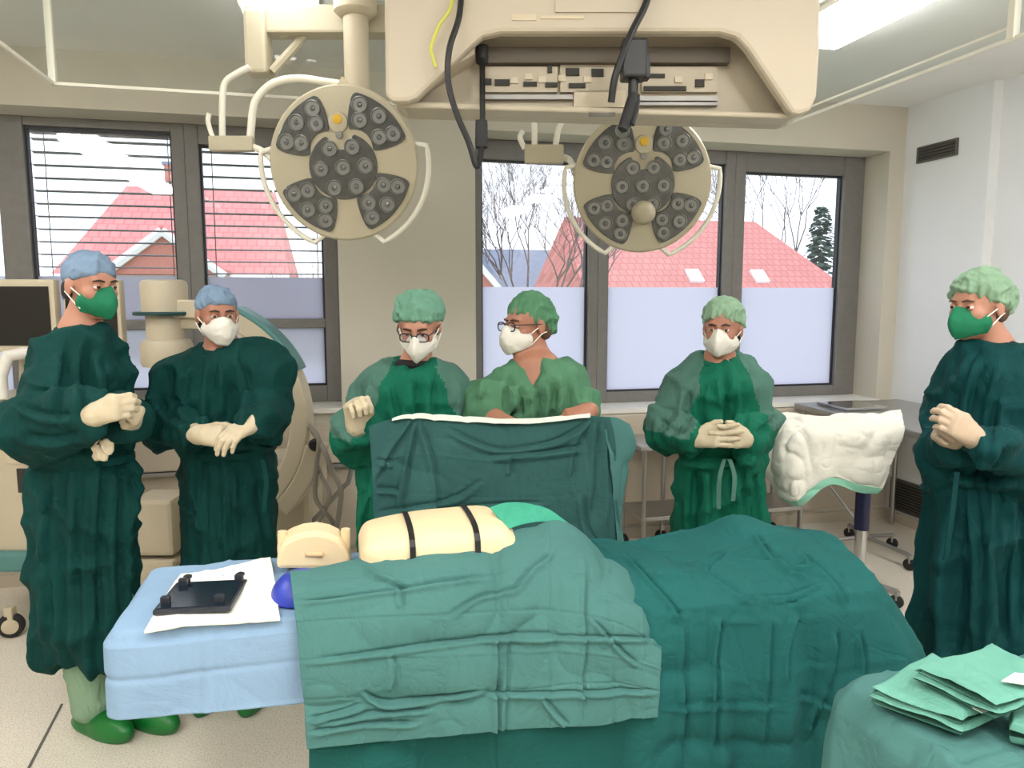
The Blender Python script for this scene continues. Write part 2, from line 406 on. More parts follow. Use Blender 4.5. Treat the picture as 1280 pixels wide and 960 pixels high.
# ------------------------------------------------------------------ cloth
def catmull(P, n):
    """resample array (K,...) along axis 0 to n points"""
    K = len(P); t = np.linspace(0, K-1, n); i = np.minimum(t.astype(int), K-2); f = (t-i).reshape(-1, *([1]*(P.ndim-1)))
    p0 = P[np.maximum(i-1, 0)]; p1 = P[i]; p2 = P[i+1]; p3 = P[np.minimum(i+2, K-1)]
    return .5*((2*p1)+(p2-p0)*f+(2*p0-5*p1+4*p2-p3)*f*f+(3*p1-p0-3*p2+p3)*f**3)
def grid_quads(nr, nc, wrap=False):
    r = np.arange(nr-1)[:, None]; c = np.arange(nc if wrap else nc-1)[None]; c2 = (c+1) % nc
    return np.stack([r*nc+c, r*nc+c2, (r+1)*nc+c2, (r+1)*nc+c], -1).reshape(-1, 4)
def wrinkle(P, amp=.004, scale=7, seed=0, st=(1, 1, 1)):
    q = P*np.array(st)*scale; q = q+.8*np.stack([vnoise(q*.6, seed+5), vnoise(q*.6, seed+6), vnoise(q*.6, seed+7)], -1)
    return amp*(ridged(q, seed)**3*1.5+.8*vnoise(q*.5, seed+1)-.9+.35*ridged(q*2.1, seed+2)**4)
def fold_lines(Vt, N, lines, amp, w):
    """press real folds into a cloth mesh along lines read off the photograph (a groove with a ridge beside it)"""
    q = Vt-CAM; z = q@F0; X = 640+F*(q@R0)/z; Y = 480-F*(q@U0)/z; face = np.clip(-(N*q).sum(1)/np.linalg.norm(q, axis=1)*4, 0, 1); d = np.zeros(len(Vt))
    for ln in lines:
        a_ = 1.0
        if not hasattr(ln[0], '__len__'): a_, ln = ln[0], ln[1:]
        ln = smooth_path([V(*p) for p in ln], 4); best = np.full(len(Vt), 1e9); sg = np.zeros(len(Vt)); tt = np.zeros(len(Vt)); K = len(ln)-1
        for k in range(K):
            p0, p1 = ln[k], ln[k+1]; e = p1-p0; L2 = e@e+1e-9; t = np.clip(((X-p0[0])*e[0]+(Y-p0[1])*e[1])/L2, 0, 1)
            dx, dy = X-p0[0]-t*e[0], Y-p0[1]-t*e[1]; dd = np.hypot(dx, dy); m = dd < best; best[m] = dd[m]; sg[m] = np.sign(e[0]*dy-e[1]*dx)[m]; tt[m] = ((k+t)/K)[m]
        s_ = best*sg; env = np.clip(np.minimum(tt, 1-tt)*6+.15, 0, 1)*(best < 6*w)
        d = d+a_*amp*env*(np.exp(-((s_-1.6*w)/(1.3*w))**2)-np.exp(-(s_/(.9*w))**2))
    return d*face
def cloth_obj(name, Vt, Q, m, parent=None, thick=.0025):
    o = link(name, quadmesh(name, Vt, Q), m, parent, True)
    if thick: md = o.modifiers.new('thickness', 'SOLIDIFY'); md.thickness = thick; md.offset = 0
    return o
def patch(ctrl, nr, nc, amp=.004, scale=7, seed=0, creases_u=(), creases_v=(), ca=.004, st=(1, 1, 1), lines=None, la=.008, lw=3.0):
    P = np.array(ctrl, float); P = catmull(P, nr); P = catmull(P.transpose(1, 0, 2), nc).transpose(1, 0, 2)
    Vt = P.reshape(-1, 3); Q = grid_quads(nr, nc); N = normals(Vt, Q); fs = 1.0 if (N*(CAM-Vt)).sum() > 0 else -1.0
    v, u = np.meshgrid(np.linspace(0, 1, nr), np.linspace(0, 1, nc), indexing='ij'); u = u.ravel(); v = v.ravel()
    d = wrinkle(Vt, amp, scale, seed, st)
    jit = .006*(vnoise(Vt*9, seed+11)-.5)
    for k, c in enumerate(creases_u): d = d+ca*np.exp(-((u-c+jit)/.006)**2)*(1 if k % 2 else -1)
    for k, c in enumerate(creases_v): d = d+ca*np.exp(-((v-c+jit)/.006)**2)*(1 if k % 2 else -1)
    if lines: d = d+fold_lines(Vt, N*fs, lines, la, lw)*fs
    return Vt+N*d[:, None], Q
def drape_box(x0, x1, y0, y1, zf, hem, cr=.03, wave=.015, nw=14, flare=.06, seed=0, amp=.003, scale=7, npm=320, ntop=40, nsk=44, flare_dir=None, rnd=.02, grid=None, ca=.003, lines=None, la=.008, lw=3.0):
    """cloth thrown over a slab: top sheet + skirt. hem(theta_fraction, x, y)->z of the hem"""
    per = []
    L = [(x1-cr, y0), (x1, y0+cr), (x1, y1-cr), (x1-cr, y1), (x0+cr, y1), (x0, y1-cr), (x0, y0+cr), (x0+cr, y0)]
    ctr = [(x1-cr, y0+cr), (x1-cr, y1-cr), (x0+cr, y1-cr), (x0+cr, y0+cr)]
    pts = []; nor = []
    for k in range(4):
        a0 = [-PI/2, 0, PI/2, PI][k]
        for j in range(9):
            a = a0+j/8*PI/2; pts.append((ctr[k][0]+cr*math.cos(a), ctr[k][1]+cr*math.sin(a)))
    pts = np.array(pts); pts = np.vstack([pts, pts[:1]]); dl = np.r_[0, np.cumsum(np.linalg.norm(np.diff(pts, axis=0), axis=1))]
    s = np.linspace(0, dl[-1], npm, endpoint=False); B = np.stack([np.interp(s, dl, pts[:, i]) for i in (0, 1)], 1)
    tn = np.roll(B, -1, 0)-np.roll(B, 1, 0); tn /= np.linalg.norm(tn, axis=1, keepdims=True); nr = np.stack([tn[:, 1], -tn[:, 0]], 1)
    hw = min(x1-x0, y1-y0)/2
    if x1-x0 > y1-y0: Cn = np.stack([np.clip(B[:, 0], x0+hw, x1-hw), np.full(npm, (y0+y1)/2)], 1)
    else: Cn = np.stack([np.full(npm, (x0+x1)/2), np.clip(B[:, 1], y0+hw, y1-hw)], 1)
    rows = []
    for t in np.linspace(0, 1, ntop):
        q = Cn+(B-Cn)*t; z = zf(q[:, 0], q[:, 1]); rows.append(np.c_[q, z-rnd*np.clip((t-.93)/.07, 0, 1)**2])
    zt = rows[-1][:, 2]; hz = np.array([hem(i/npm, B[i, 0], B[i, 1]) for i in range(npm)])
    ph = s/dl[-1]*2*PI; nz = vnoise(np.c_[np.cos(ph)*2.2+seed, np.sin(ph)*2.2, np.zeros(npm)], seed)*3
    wv = np.sin(ph*nw+nz*3)+.5*np.sin(ph*nw*2.3+nz*5)
    fl = np.full(npm, flare)
    if flare_dir is not None: fl = fl+flare_dir(nr, B)
    for t in np.linspace(0, 1, nsk)[1:]:
        drop = (zt-hz)*t; g = np.clip(drop/.35, 0, 1)
        out = fl*(1-np.exp(-drop*3.0))+wave*g*wv+.008
        q = B+nr*out[:, None]; rows.append(np.c_[q, zt-drop])
    P = np.array(rows); Vt = P.reshape(-1, 3); Q = grid_quads(len(rows), npm, True)
    N = normals(Vt, Q); d = wrinkle(Vt, amp, scale, seed)
    if grid:
        for k in range(3):
            gg = grid[k]
            if gg:
                ph2 = (Vt[:, k]/gg-np.round(Vt[:, k]/gg))*gg+.01*(vnoise(Vt*8, seed+3)-.5); d = d+ca*np.exp(-(ph2/.007)**2)*np.where(np.round(Vt[:, k]/gg) % 2 == 0, 1, -1)
    if lines:
        fs = 1.0 if (N[:, 2]*(Vt[:, 2] > Vt[:, 2].max()-.1)).sum() > 0 else -1.0; d = d+fold_lines(Vt, N*fs, lines, la, lw)*fs
    return Vt+N*d[:, None], Q

# ================================================================== THE ROOM
YB = 4.5; XR = 3.87; ZC = 2.88; YW = 4.74; XL = -3.2; YN = -2.2
LWX0, LWX1, RWX0, RWX1 = -3.0, 0.04, 0.853, 3.745
LSILL, RSILL, HEAD = .945, .875, 2.585
def struct(o): o['kind'] = 'structure'; return o
struct(MB().box((XL, YN, -.1), (XR+.6, YB+.4, 0)).build('floor', 'floor'))
struct(MB().box((XL, YN, ZC), (XR+.6, YB+.4, ZC+.1)).build('ceiling', 'ceiling'))
wb = MB()
wb.box((XL, YB, HEAD), (XR+.6, YB+.34, ZC)); wb.box((XL, YB, 0), (LWX1, YB+.34, LSILL-.03)); wb.box((LWX1, YB, 0), (RWX0, YB+.34, RSILL-.03)); wb.box((RWX0, YB, 0), (XR+.6, YB+.34, RSILL-.03))
wb.box((LWX1, YB, RSILL-.03), (RWX0, YB+.34, HEAD)); wb.box((RWX1, YB, RSILL-.03), (XR+.6, YB+.34, HEAD)); wb.box((XL, YB, LSILL-.03), (LWX0, YB+.34, HEAD))
struct(wb.build('wall_back', 'wall'))
yA = float(onx(1243, 108, XR)[1]); XC = float(ony(1252, 150, yA)[0])
wr = MB(); wr.box((XR, yA, 0), (XR+.6, YB, ZC)); wr.box((XC, YN, 0), (XR+.6, yA, ZC)); struct(wr.build('wall_right', 'wall_right'))
struct(MB().box((XL-.1, YN, 0), (XL, YB+.34, ZC)).build('wall_left', 'wall'))
struct(MB().box((XL, YN-.1, 0), (XR+.6, YN, ZC)).build('wall_front', 'wall'))
bb = struct(MB().box((XR-.012, yA, 0), (XR, YB, .07)).box((XC-.012, YN, 0), (XC, yA, .07)).build('baseboard_right', 'wall_low'))
struct(MB().box((XL, YB-.012, 0), (XR-.012, YB, .07)).build('baseboard_back', 'wall_low'))
# cladding under the windows, with its trunking
tr = empty('trim_1', (1, YB, 0)); struct(tr)
MB().box((XL, YB-.02, .10), (XR-.012, YB, .60)).build('lower_cladding', 'wall_low', tr)
MB().box((XL, YB-.075, .62), (XR-.012, YB, .84), .01).build('cable_trunking', 'wall_low', tr)
MB().box((XL, YB-.075, .595), (XR-.012, YB, .615)).build('trunking_rail', 'steel_matte', tr)
struct(MB().box((XL, YB-.04, LSILL-.03), (LWX1, YW+.1, LSILL)).build('sill_1', 'sill'))
struct(MB().box((RWX0, YB-.04, RSILL-.03), (RWX1, YW+.1, RSILL)).build('sill_2', 'sill'))
# floor seam
struct(MB().prism([onz(34, 960, .001), onz(38, 960, .001), onz(79, 880, .001), onz(76, 880, .001)], (0, 0, .001)).build('floor_seam', 'vent'))

def wx(px): return float(ony(px, 300, YW)[0])
def wz(px, py): return float(ony(px, py, YW)[2])
FILM_L, FILM_R = wz(250, 346), wz(760, 359)
def window(n, x0, x1, z0, z1, fl, fr, ft, fb, film, transom=None, sash=0.0):
    """frame bars with real depth, glazing, frosted film on the lower part"""
    w_ = empty('window_%d' % n, ((x0+x1)/2, YW, z0)); w_['kind'] = 'structure'
    bar = lambda a, b, nm='frame_bar': MB().box(a, b, .006).build(nm, 'frame', w_)
    bar((x0-fl, YW, z0-fb), (x0, YW+.09, z1+ft)); bar((x1, YW, z0-fb), (x1+fr, YW+.09, z1+ft))
    bar((x0, YW+.004, z1), (x1, YW+.09, z1+ft)); bar((x0, YW+.004, z0-fb), (x1, YW+.09, z0))
    g = MB(); t = .012
    g.box((x0, YW+.03, z0), (x0+t, YW+.07, z1)); g.box((x1-t, YW+.03, z0), (x1, YW+.07, z1)); g.box((x0+t, YW+.03, z1-t), (x1-t, YW+.07, z1)); g.box((x0+t, YW+.03, z0), (x1-t, YW+.07, z0+t))
    g.build('gasket', 'gasket', w_)
    if transom:
        MB().box((x0, YW+.01, transom[0]), (x1, YW+.085, transom[1]), .005).build('transom', 'frame', w_)
        spans = [(z0+t, transom[0]), (transom[1], z1-t)]
    else: spans = [(z0+t, z1-t)]
    for a, b in spans:
        MB().box((x0+t, YW+.05, a), (x1-t, YW+.056, b)).build('pane', 'window_glass', w_)
        if a < film: MB().box((x0+t, YW+.044, a), (x1-t, YW+.047, min(b, film))).build('frosted_film', 'film', w_)
    return w_
zl0 = wz(300, 485); trz = (wz(300, 411), wz(300, 399))
window(1, wx(38), wx(220), zl0, wz(38, 156), wx(38)-wx(3), wx(236)-wx(220), HEAD-wz(38, 156), zl0-LSILL, FILM_L, trz)
window(2, wx(253), wx(404), zl0, wz(250, 180), wx(253)-wx(236), LWX1-wx(404), HEAD-wz(250, 180), zl0-LSILL, FILM_L, trz)
window(6, -2.95, wx(3), zl0, wz(38, 156), .05, .001, HEAD-wz(38, 156), zl0-LSILL, FILM_L, trz)
zr0 = wz(930, 485)
window(3, wx(602), wx(736), zr0, wz(603, 198), wx(602)-RWX0, wx(748)-wx(736), HEAD-wz(603, 198), zr0-RSILL, FILM_R)
window(4, wx(761), wx(905), zr0, wz(800, 200), wx(761)-wx(748), wx(917)-wx(905), HEAD-wz(800, 200), zr0-RSILL, FILM_R)
window(5, wx(930), wx(1052), zr0, wz(930, 214), wx(930)-wx(917), RWX1-wx(1052), HEAD-wz(930, 214), zr0-RSILL, FILM_R)

def blind(x0, x1, ztop, label):
    b = empty('venetian_blind', ((x0+x1)/2, YW+.17, ztop), label, 'blind', 'exterior blinds on the left windows')
    yc = YW+.17; pitch = .0725; me = None; n = 17
    MB().box((x0, yc-.04, ztop), (x1, yc+.04, ztop+.05)).build('head_rail', 'blind', b)
    for i in range(n):
        z = ztop-.03-pitch*i
        if me is None:
            m = MB(); prof = [(-.035, -.004), (-.015, .001), (.015, .001), (.035, -.004)]
            vs = [(x, yc+a, z+h) for x in (x0, x1) for a, h in prof]+[(x, yc+a, z+h-.0025) for x in (x0, x1) for a, h in prof]
            fs = [(j, j+1, j+5, j+4) for j in range(3)]+[(j+8, j+12, j+13, j+9) for j in range(3)]+[(0, 4, 12, 8), (3, 11, 15, 7)]
            o = m.add(vs, fs).build('slat', 'blind', b); me = o
        else:
            c = me.copy(); COL.objects.link(c); c.location = Vector(me.location)+Vector((0, 0, -pitch*i))
    for f in (.1, .92):
        x = x0+(x1-x0)*f; MB().tube([(x, yc-.037, ztop), (x, yc-.037, ztop-pitch*n)], .003, 5).build('ladder_cord', 'blind', b)
blind(wx(38)-.02, wx(220)+.02, wz(38, 156)-.01, 'raised horizontal slat blind outside the leftmost window, before red roof')
blind(wx(253)-.02, wx(404)+.02, wz(250, 180)+.02, 'horizontal slat blind outside the narrower window behind the left surgical lamp')

# wall vents
def vent(X, a, b, label):
    p = onx(*a, X); q = onx(*b, X); y0, y1 = sorted((p[1], q[1])); z0, z1 = sorted((p[2], q[2]))
    v = empty('wall_vent', (X, (y0+y1)/2, z0), label, 'vent')
    MB().box((X-.006, y0, z0), (X, y1, z1)).build('backing', 'vent_dark', v)
    f = MB(); t = .012
    for c in (((X-.014, y0, z0), (X, y1, z0+t)), ((X-.014, y0, z1-t), (X, y1, z1)), ((X-.014, y0, z0+t), (X, y0+t, z1-t)), ((X-.014, y1-t, z0+t), (X, y1, z1-t))): f.box(*c)
    f.build('frame', 'vent', v); n = max(4, int((z1-z0)/.022))
    for i in range(n):
        z = z0+t+(z1-z0-2*t)*(i+.5)/n
        MB().obox((X-.008, (y0+y1)/2, z), [(.8, 0, -.6), (0, 1, 0), (.6, 0, .8)], (.006, (y1-y0)/2-t, .0015)).build('slat', 'vent', v)
vent(XR, (1147, 205), (1199, 172), 'grey slotted vent high on the right wall beside the window')
vent(XR, (1113, 634), (1160, 610), 'dark grey vent low on the right wall behind the standing woman')

# ceiling light panels (one shows at top right; the rest of the room's grid goes on)
def ceil_light(x, y, sx, sy, label, grp='ceiling light panels', em='light_panel'):
    c = empty('ceiling_light', (x, y, ZC-.08), label, 'light', grp)
    f = MB(); t = .02
    for a, b in (((x-sx, y-sy, ZC-.03), (x+sx, y-sy+t, ZC)), ((x-sx, y+sy-t, ZC-.03), (x+sx, y+sy, ZC)), ((x-sx, y-sy+t, ZC-.03), (x-sx+t, y+sy-t, ZC)), ((x+sx-t, y-sy+t, ZC-.03), (x+sx, y+sy-t, ZC))): f.box(a, b)
    f.build('frame', 'metal_white', c); MB().box((x-sx+t, y-sy+t, ZC-.08), (x+sx-t, y+sy-t, ZC-.012), .01).build('diffuser', em, c)
ceil_light(2.30, 2.95, .16, .42, 'bright ceiling light panel at the top right beyond the pendant')
ceil_light(-.19, 3.19, .17, .42, 'dimmer ceiling panel whose end shows above the left surgical lamp', em='light_panel_low')
ceil_light(-1.9, 2.4, .16, .6, 'bright ceiling panel beyond the left side of the glass skirt')
for x, y, lb in [(-1.9, .4, 'left of the camera'), (-.5, .2, 'over the camera, nearest the left'), (1.0, .2, 'over the camera, above the foreground packs'), (2.6, .6, 'right of the camera'), (-.5, -1.3, 'behind the camera at the left'), (1.0, -1.3, 'behind the camera at the middle'), (2.6, -1.3, 'behind the camera at the right')]:
    ceil_light(x, y, .16, .6, 'bright rectangular ceiling panel '+lb)

# glass skirt of the airflow canopy
ZS = 2.45
sk = empty('glass_skirt', (.55, 2.6, ZS), 'clear glass skirt with white rails hanging from the ceiling around the lamps', 'glass screen')
a = onz(70, 107, ZS); b = onz(985, 157, ZS); YS = (a[1]+b[1])/2; SX0, SX1 = a[0], (b[0]+onz(1258, 48, ZS)[0])/2; SYN = onz(1258, 48, ZS)[1]
def rail(p, q, h=.012, nm='rail'): MB().box(np.array(p)-h/2, np.array(q)+h/2).build(nm, 'metal_white', sk)
rail((SX0, YS, ZS), (SX1, YS, ZS)); rail((SX0, 1.2, ZS), (SX0, YS, ZS)); rail((SX1, 1.2, ZS), (SX1, YS, ZS))
for x, y in ((SX0, YS), (SX1, SYN)): MB().box((x-.013, y-.013, ZS), (x+.013, y+.013, ZC)).build('post', 'metal_white', sk)
for k in range(4):
    x0 = SX0+(SX1-SX0)*k/4; x1 = SX0+(SX1-SX0)*(k+1)/4; MB().box((x0+.004, YS-.003, ZS), (x1-.004, YS+.003, ZC)).build('glass_pane', 'screen_glass', sk)
for x in (SX0, SX1):
    for y0, y1 in ((1.2, SYN), (SYN, YS)): MB().box((x-.003, y0+.006, ZS), (x+.003, y1-.006, ZC)).build('glass_pane', 'screen_glass', sk)
rail((SX1-.0, SYN, ZS+.04), (SX1, YS, ZS+.04), .008)

# ================================================================== OUTSIDE
gz = -3.2      # the theatre is upstairs: ground lies one floor below
g = MB().box((-60, 6, gz-.2), (90, 120, gz)).build('ground', 'grass'); struct(g); g.name = 'ground'
def roof_uv(o, sx, sy, vec):
    me = o.data; uv = me.uv_layers.new(name='UVMap')
    for l in me.loops: c = me.vertices[l.vertex_index].co; uv.data[l.index].uv = (c.x/sx, (c@Vector(vec))/sy)
def house(x0, x1, ye, depth, zeave, zridge, label, roof='roof_red', hip=0.0, hipr=0.0, wallm='brick_wall', sky=(), chim=None, gable=None):
    h = empty('house', ((x0+x1)/2, ye, gz), label, 'house')
    MB().box((x0+.3, ye+.4, gz), (x1-.3, ye+depth-.4, zeave)).build('wall', wallm, h)
    yr = ye+depth/2; A, B, Cc, D = (x0, ye, zeave), (x1, ye, zeave), (x1-hipr, yr, zridge), (x0+hip, yr, zridge)
    E_, F_ = (x0, ye+depth, zeave), (x1, ye+depth, zeave)
    r = MB().add([A, B, Cc, D, E_, F_]+[(p[0], p[1], p[2]-.15) for p in (A, B, Cc, D, E_, F_)], [(0, 1, 2, 3), (5, 4, 3, 2), (0, 3, 4), (1, 5, 2), (6, 7, 1, 0), (7, 11, 5, 1), (11, 10, 4, 5), (10, 6, 0, 4), (9, 8, 7, 6), (8, 9, 10, 11)]).build('roof', roof, h)
    roof_uv(r, 1, 1, (0, .5, .86))
    MB().tube([(x0, ye-.06, zeave-.05), (x1, ye-.06, zeave-.05)], .08, 8).build('gutter', 'trim_white', h)
    sl = np.array([0, yr-ye, zridge-zeave]); sl /= np.linalg.norm(sl); nn = np.array([0, -sl[2], sl[1]])
    for fx, ft, ww, hh in sky:
        c = np.array([x0+(x1-x0)*fx, ye, zeave])+sl*ft*np.linalg.norm([0, yr-ye, zridge-zeave])
        f = MB().obox(c+nn*.05, [(1, 0, 0), sl, nn], (ww, hh, .06)).build('skylight', 'trim_white', h)
        MB().obox(c+nn*.115, [(1, 0, 0), sl, nn], (ww*.75, hh*.75, .008)).build('skylight_pane', 'sill', f)
    if chim:
        c = np.array([x0+(x1-x0)*chim, yr, zridge]); k = MB().box(c-V(.3, .3, .4), c+V(.3, .3, .7)).build('chimney', 'brick_wall', h); MB().box(c+V(-.36, -.36, .7), c+V(.36, .36, .8)).build('chimney_cap', 'roof_slate', k)
    if gable:
        fx, wd, zt = gable; xc = x0+(x1-x0)*fx; yy = ye-1.2; p0, p1, p2 = (xc-wd, yy, zeave), (xc+wd, yy, zeave), (xc, yy, zt)
        MB().prism([p0, p1, p2], (0, 3.5, 0)).build('gable_wall', 'brick_wall', h)
        for s_, q in ((1, p0), (1, p1)):
            q = np.array(q); t = np.array(p2); MB().tube([q+V(0, -.12, -.05), t+V(0, -.12, .06)], .13, 6).build('gable_trim', 'trim_white', h)
            MB().prism([q+V(0, -.1, .05), t+V(0, -.1, .14), t+V(0, 3.5, .14), q+V(0, 3.5, .05)], (0, 0, .08)).build('gable_roof', roof, h)
    return h
Yh = 24.0
def hp(px, py, Y=Yh): return ony(px, py, Y)
e0 = hp(62, 338); e1 = hp(362, 350); rg = hp(140, 232, Yh+4)
house(e0[0], e1[0], Yh, 8, (e0[2]+e1[2])/2, rg[2], 'red roofed house with chimney and white gable trim beyond left windows', hip=1.2, hipr=.6, chim=.42, gable=(.50, 1.6, hp(210, 292, Yh-1.2)[2]), sky=())
Y2 = 26.0
e0 = hp(728, 361, Y2); e1 = hp(1062, 362, Y2); rg = hp(860, 275, Y2+3.5)
house(e0[0], e1[0], Y2, 7, e0[2], rg[2], 'red tiled house with two white skylights beyond the right windows', roof='roof_red2', hip=.4, hipr=2.2, sky=((.42, .16, .28, .36), (.67, .16, .28, .36)))
Y3 = 38.0
e0 = hp(585, 372, Y3); e1 = hp(742, 372, Y3); rg = hp(650, 312, Y3+4)
house(e0[0], e1[0], Y3, 8, e0[2], rg[2], 'grey slate roofed house seen through the middle window pane', roof='roof_slate', wallm='plaster')
Y4 = 15.0
e0 = hp(560, 372, Y4); e1 = hp(634, 372, Y4)
h4 = empty('house', (float(e0[0]), Y4, gz), 'brick gable end with white edge at the left of middle window', 'house')
apex = hp(590, 325, Y4)
MB().prism([(e0[0], Y4, gz), (e1[0], Y4, gz), (e1[0], Y4, e1[2]), tuple(apex), (e0[0], Y4, e1[2])], (0, 3, 0)).build('gable_wall', 'brick_wall', h4)
for q in (e0, e1): MB().tube([V(q[0], Y4-.1, e1[2]), apex+V(0, -.1, .08)], .09, 6).build('gable_trim', 'trim_white', h4)
for q in (e0, e1): MB().prism([V(q[0], Y4-.2, e1[2]+.06), apex+V(0, -.2, .14), apex+V(0, 3.2, .14), V(q[0], Y4+3.2, e1[2]+.06)], (0, 0, .1)).build('roof', 'roof_slate', h4)

def bare_tree(base, hgt, label, seed, spread=.5, lv=6, r0=.16):
    rnd = random.Random(seed); m = MB(); t = empty('bare_tree', tuple(base), label, 'tree')
    trunk = MB(); top = np.array(base)+V(0, 0, hgt*.28); trunk.tube([base, top], [r0, r0*.75], 8); trunk.build('trunk', 'bark', t)
    def grow(p, d, L, r, n):
        q = p+d*L; mid = (p+q)/2+np.array([rnd.uniform(-1, 1) for _ in range(3)])*L*.07
        m.tube([p, mid, q], [r, r*.85, r*.68], 4 if n < 4 else 6, cap=False)
        if n == 0: return
        for _ in range(3 if n > 1 else 4):
            a = np.array([rnd.uniform(-1, 1), rnd.uniform(-1, 1), rnd.uniform(-.5, .9)]); dd = d+a*spread*1.3; dd[2] += .12; dd /= np.linalg.norm(dd)
            grow(q, dd, L*rnd.uniform(.66, .86), r*.58, n-1)
    for _ in range(4):
        a = np.array([rnd.uniform(-.6, .6), rnd.uniform(-.6, .6), 1.0]); a /= np.linalg.norm(a); grow(top, a, hgt*.22, r0*.6, lv-1)
    o = m.build('branches', 'bark', t); o['kind'] = 'stuff'; return t
p = hp(680, 372, 24); bare_tree(V(p[0], 24, gz), 8.6, 'bare leafless tree before the slate roof in the middle window', 3, .5, 7, .13)
p = hp(985, 372, 40); bare_tree(V(p[0], 40, gz), 15, 'bare tree rising behind the right red roof', 8, .5, 5, .14)
p = hp(394, 372, 18); bare_tree(V(p[0], 18, gz), 5.6, 'small bare tree right of the left red house', 5, .5, 5, .09)
p = hp(845, 372, 60); bare_tree(V(p[0], 60, gz), 17, 'bare tree behind the right surgical lamp', 12, .5, 5, .12)
p = hp(1022, 372, 36); t = empty('conifer', (float(p[0]), 36, gz), 'dark conifer beside the right red roof in the rightmost pane', 'tree')
MB().tube([(p[0], 36, gz), (p[0], 36, gz+7)], [.14, .05], 8).build('trunk', 'bark', t)
m = MB(); rr = random.Random(4)
for k in range(900):
    z = rr.random()**.8; R = (1-z)*1.7+.25; a = rr.uniform(0, 2*PI); r_ = R*rr.uniform(.15, 1); c = V(p[0]+math.cos(a)*r_, 36+math.sin(a)*r_, gz+1.2+z*8.4); s_ = .55*(1-.5*z)
    o1 = V(math.cos(a), math.sin(a), -.5)*s_; o2 = V(-math.sin(a), math.cos(a), 0)*s_*.55
    m.add([c, c+o1*.5+o2, c+o1, c+o1*.5-o2], [(0, 1, 2, 3)])
m.build('foliage', 'conifer', t)['kind'] = 'stuff'

# ================================================================== PEOPLE
def unit(v): v = np.array(v, float); return v/(np.linalg.norm(v)+1e-12)
def hand_prims(wrist, d, pn, thumb, curl=(.4, .5, .3), spread=.1, size=1.0, tc=.5, per=None):
    """capsules of one hand. d = pointing direction, pn = way the palm faces, thumb = +1/-1 side of d x pn"""
    d = unit(d); pn = unit(pn-d*(pn@d)); lat = np.cross(d, pn)*thumb; w0 = np.array(wrist, float); S = size; out = []
    P = lambda x, y, z=0: w0+(lat*x+d*y+pn*z)*S
    xs = [.028, .009, -.011, -.029]; ln = [(.042, .026, .021), (.046, .029, .022), (.042, .027, .021), (.033, .021, .018)]; yb = [.090, .094, .089, .080]
    out.append((P(0, -.01), P(0, .03), .027*S, .026*S, .02))
    for i in range(4):
        out.append((P(xs[i]*.55, .012), P(xs[i], yb[i]), .0155*S, .0125*S, .018))
        c = curl if per is None else per[i]; a = 0; p = P(xs[i], yb[i]); sp = spread*(1.5-i)/1.5
        for j in range(3):
            a += c[j]; dirv = unit(d*math.cos(a)+pn*math.sin(a)+lat*sp*math.cos(a)); q = p+dirv*ln[i][j]*S
            r1 = (.0098, .0090, .0082)[j]*S; r2 = (.0092, .0084, .0070)[j]*S
            if i == 3: r1 *= .88; r2 *= .88
            out.append((p, q, r1, r2, .004)); p = q
    t0 = P(.014, .018, .004); t1 = P(.040, .052, .012+.012*tc); t2 = t1+(lat*(.014-.022*tc)+d*.030+pn*(.006+.018*tc))*S; t3 = t2+(lat*(.004-.022*tc)+d*.022+pn*(.002+.010*tc))*S
    out += [(t0, t1, .018*S, .0135*S, .016), (t1, t2, .0115*S, .0105*S, .006), (t2, t3, .0105*S, .0085*S, .004)]
    return out
def head_frame(yaw, pitch, roll=0):
    """rows: right(x, person's left seen from the front), back(y), up(z); face looks along -y"""
    yaw, pitch, roll = map(math.radians, (yaw, pitch, roll))
    f = -FH*math.cos(yaw)+R0*math.sin(yaw); f = f*math.cos(pitch)-ZUP*math.sin(pitch); f = unit(f)
    x = unit(np.cross(f, ZUP)); x = -x if False else x; u = np.cross(x, f); x2 = x*math.cos(roll)+u*math.sin(roll); u2 = np.cross(x2, f)
    return np.array([x2, -f, u2])
def hl(R, c, s): return lambda x, y, z: c+s*(R[0]*x+R[1]*y+R[2]*z)

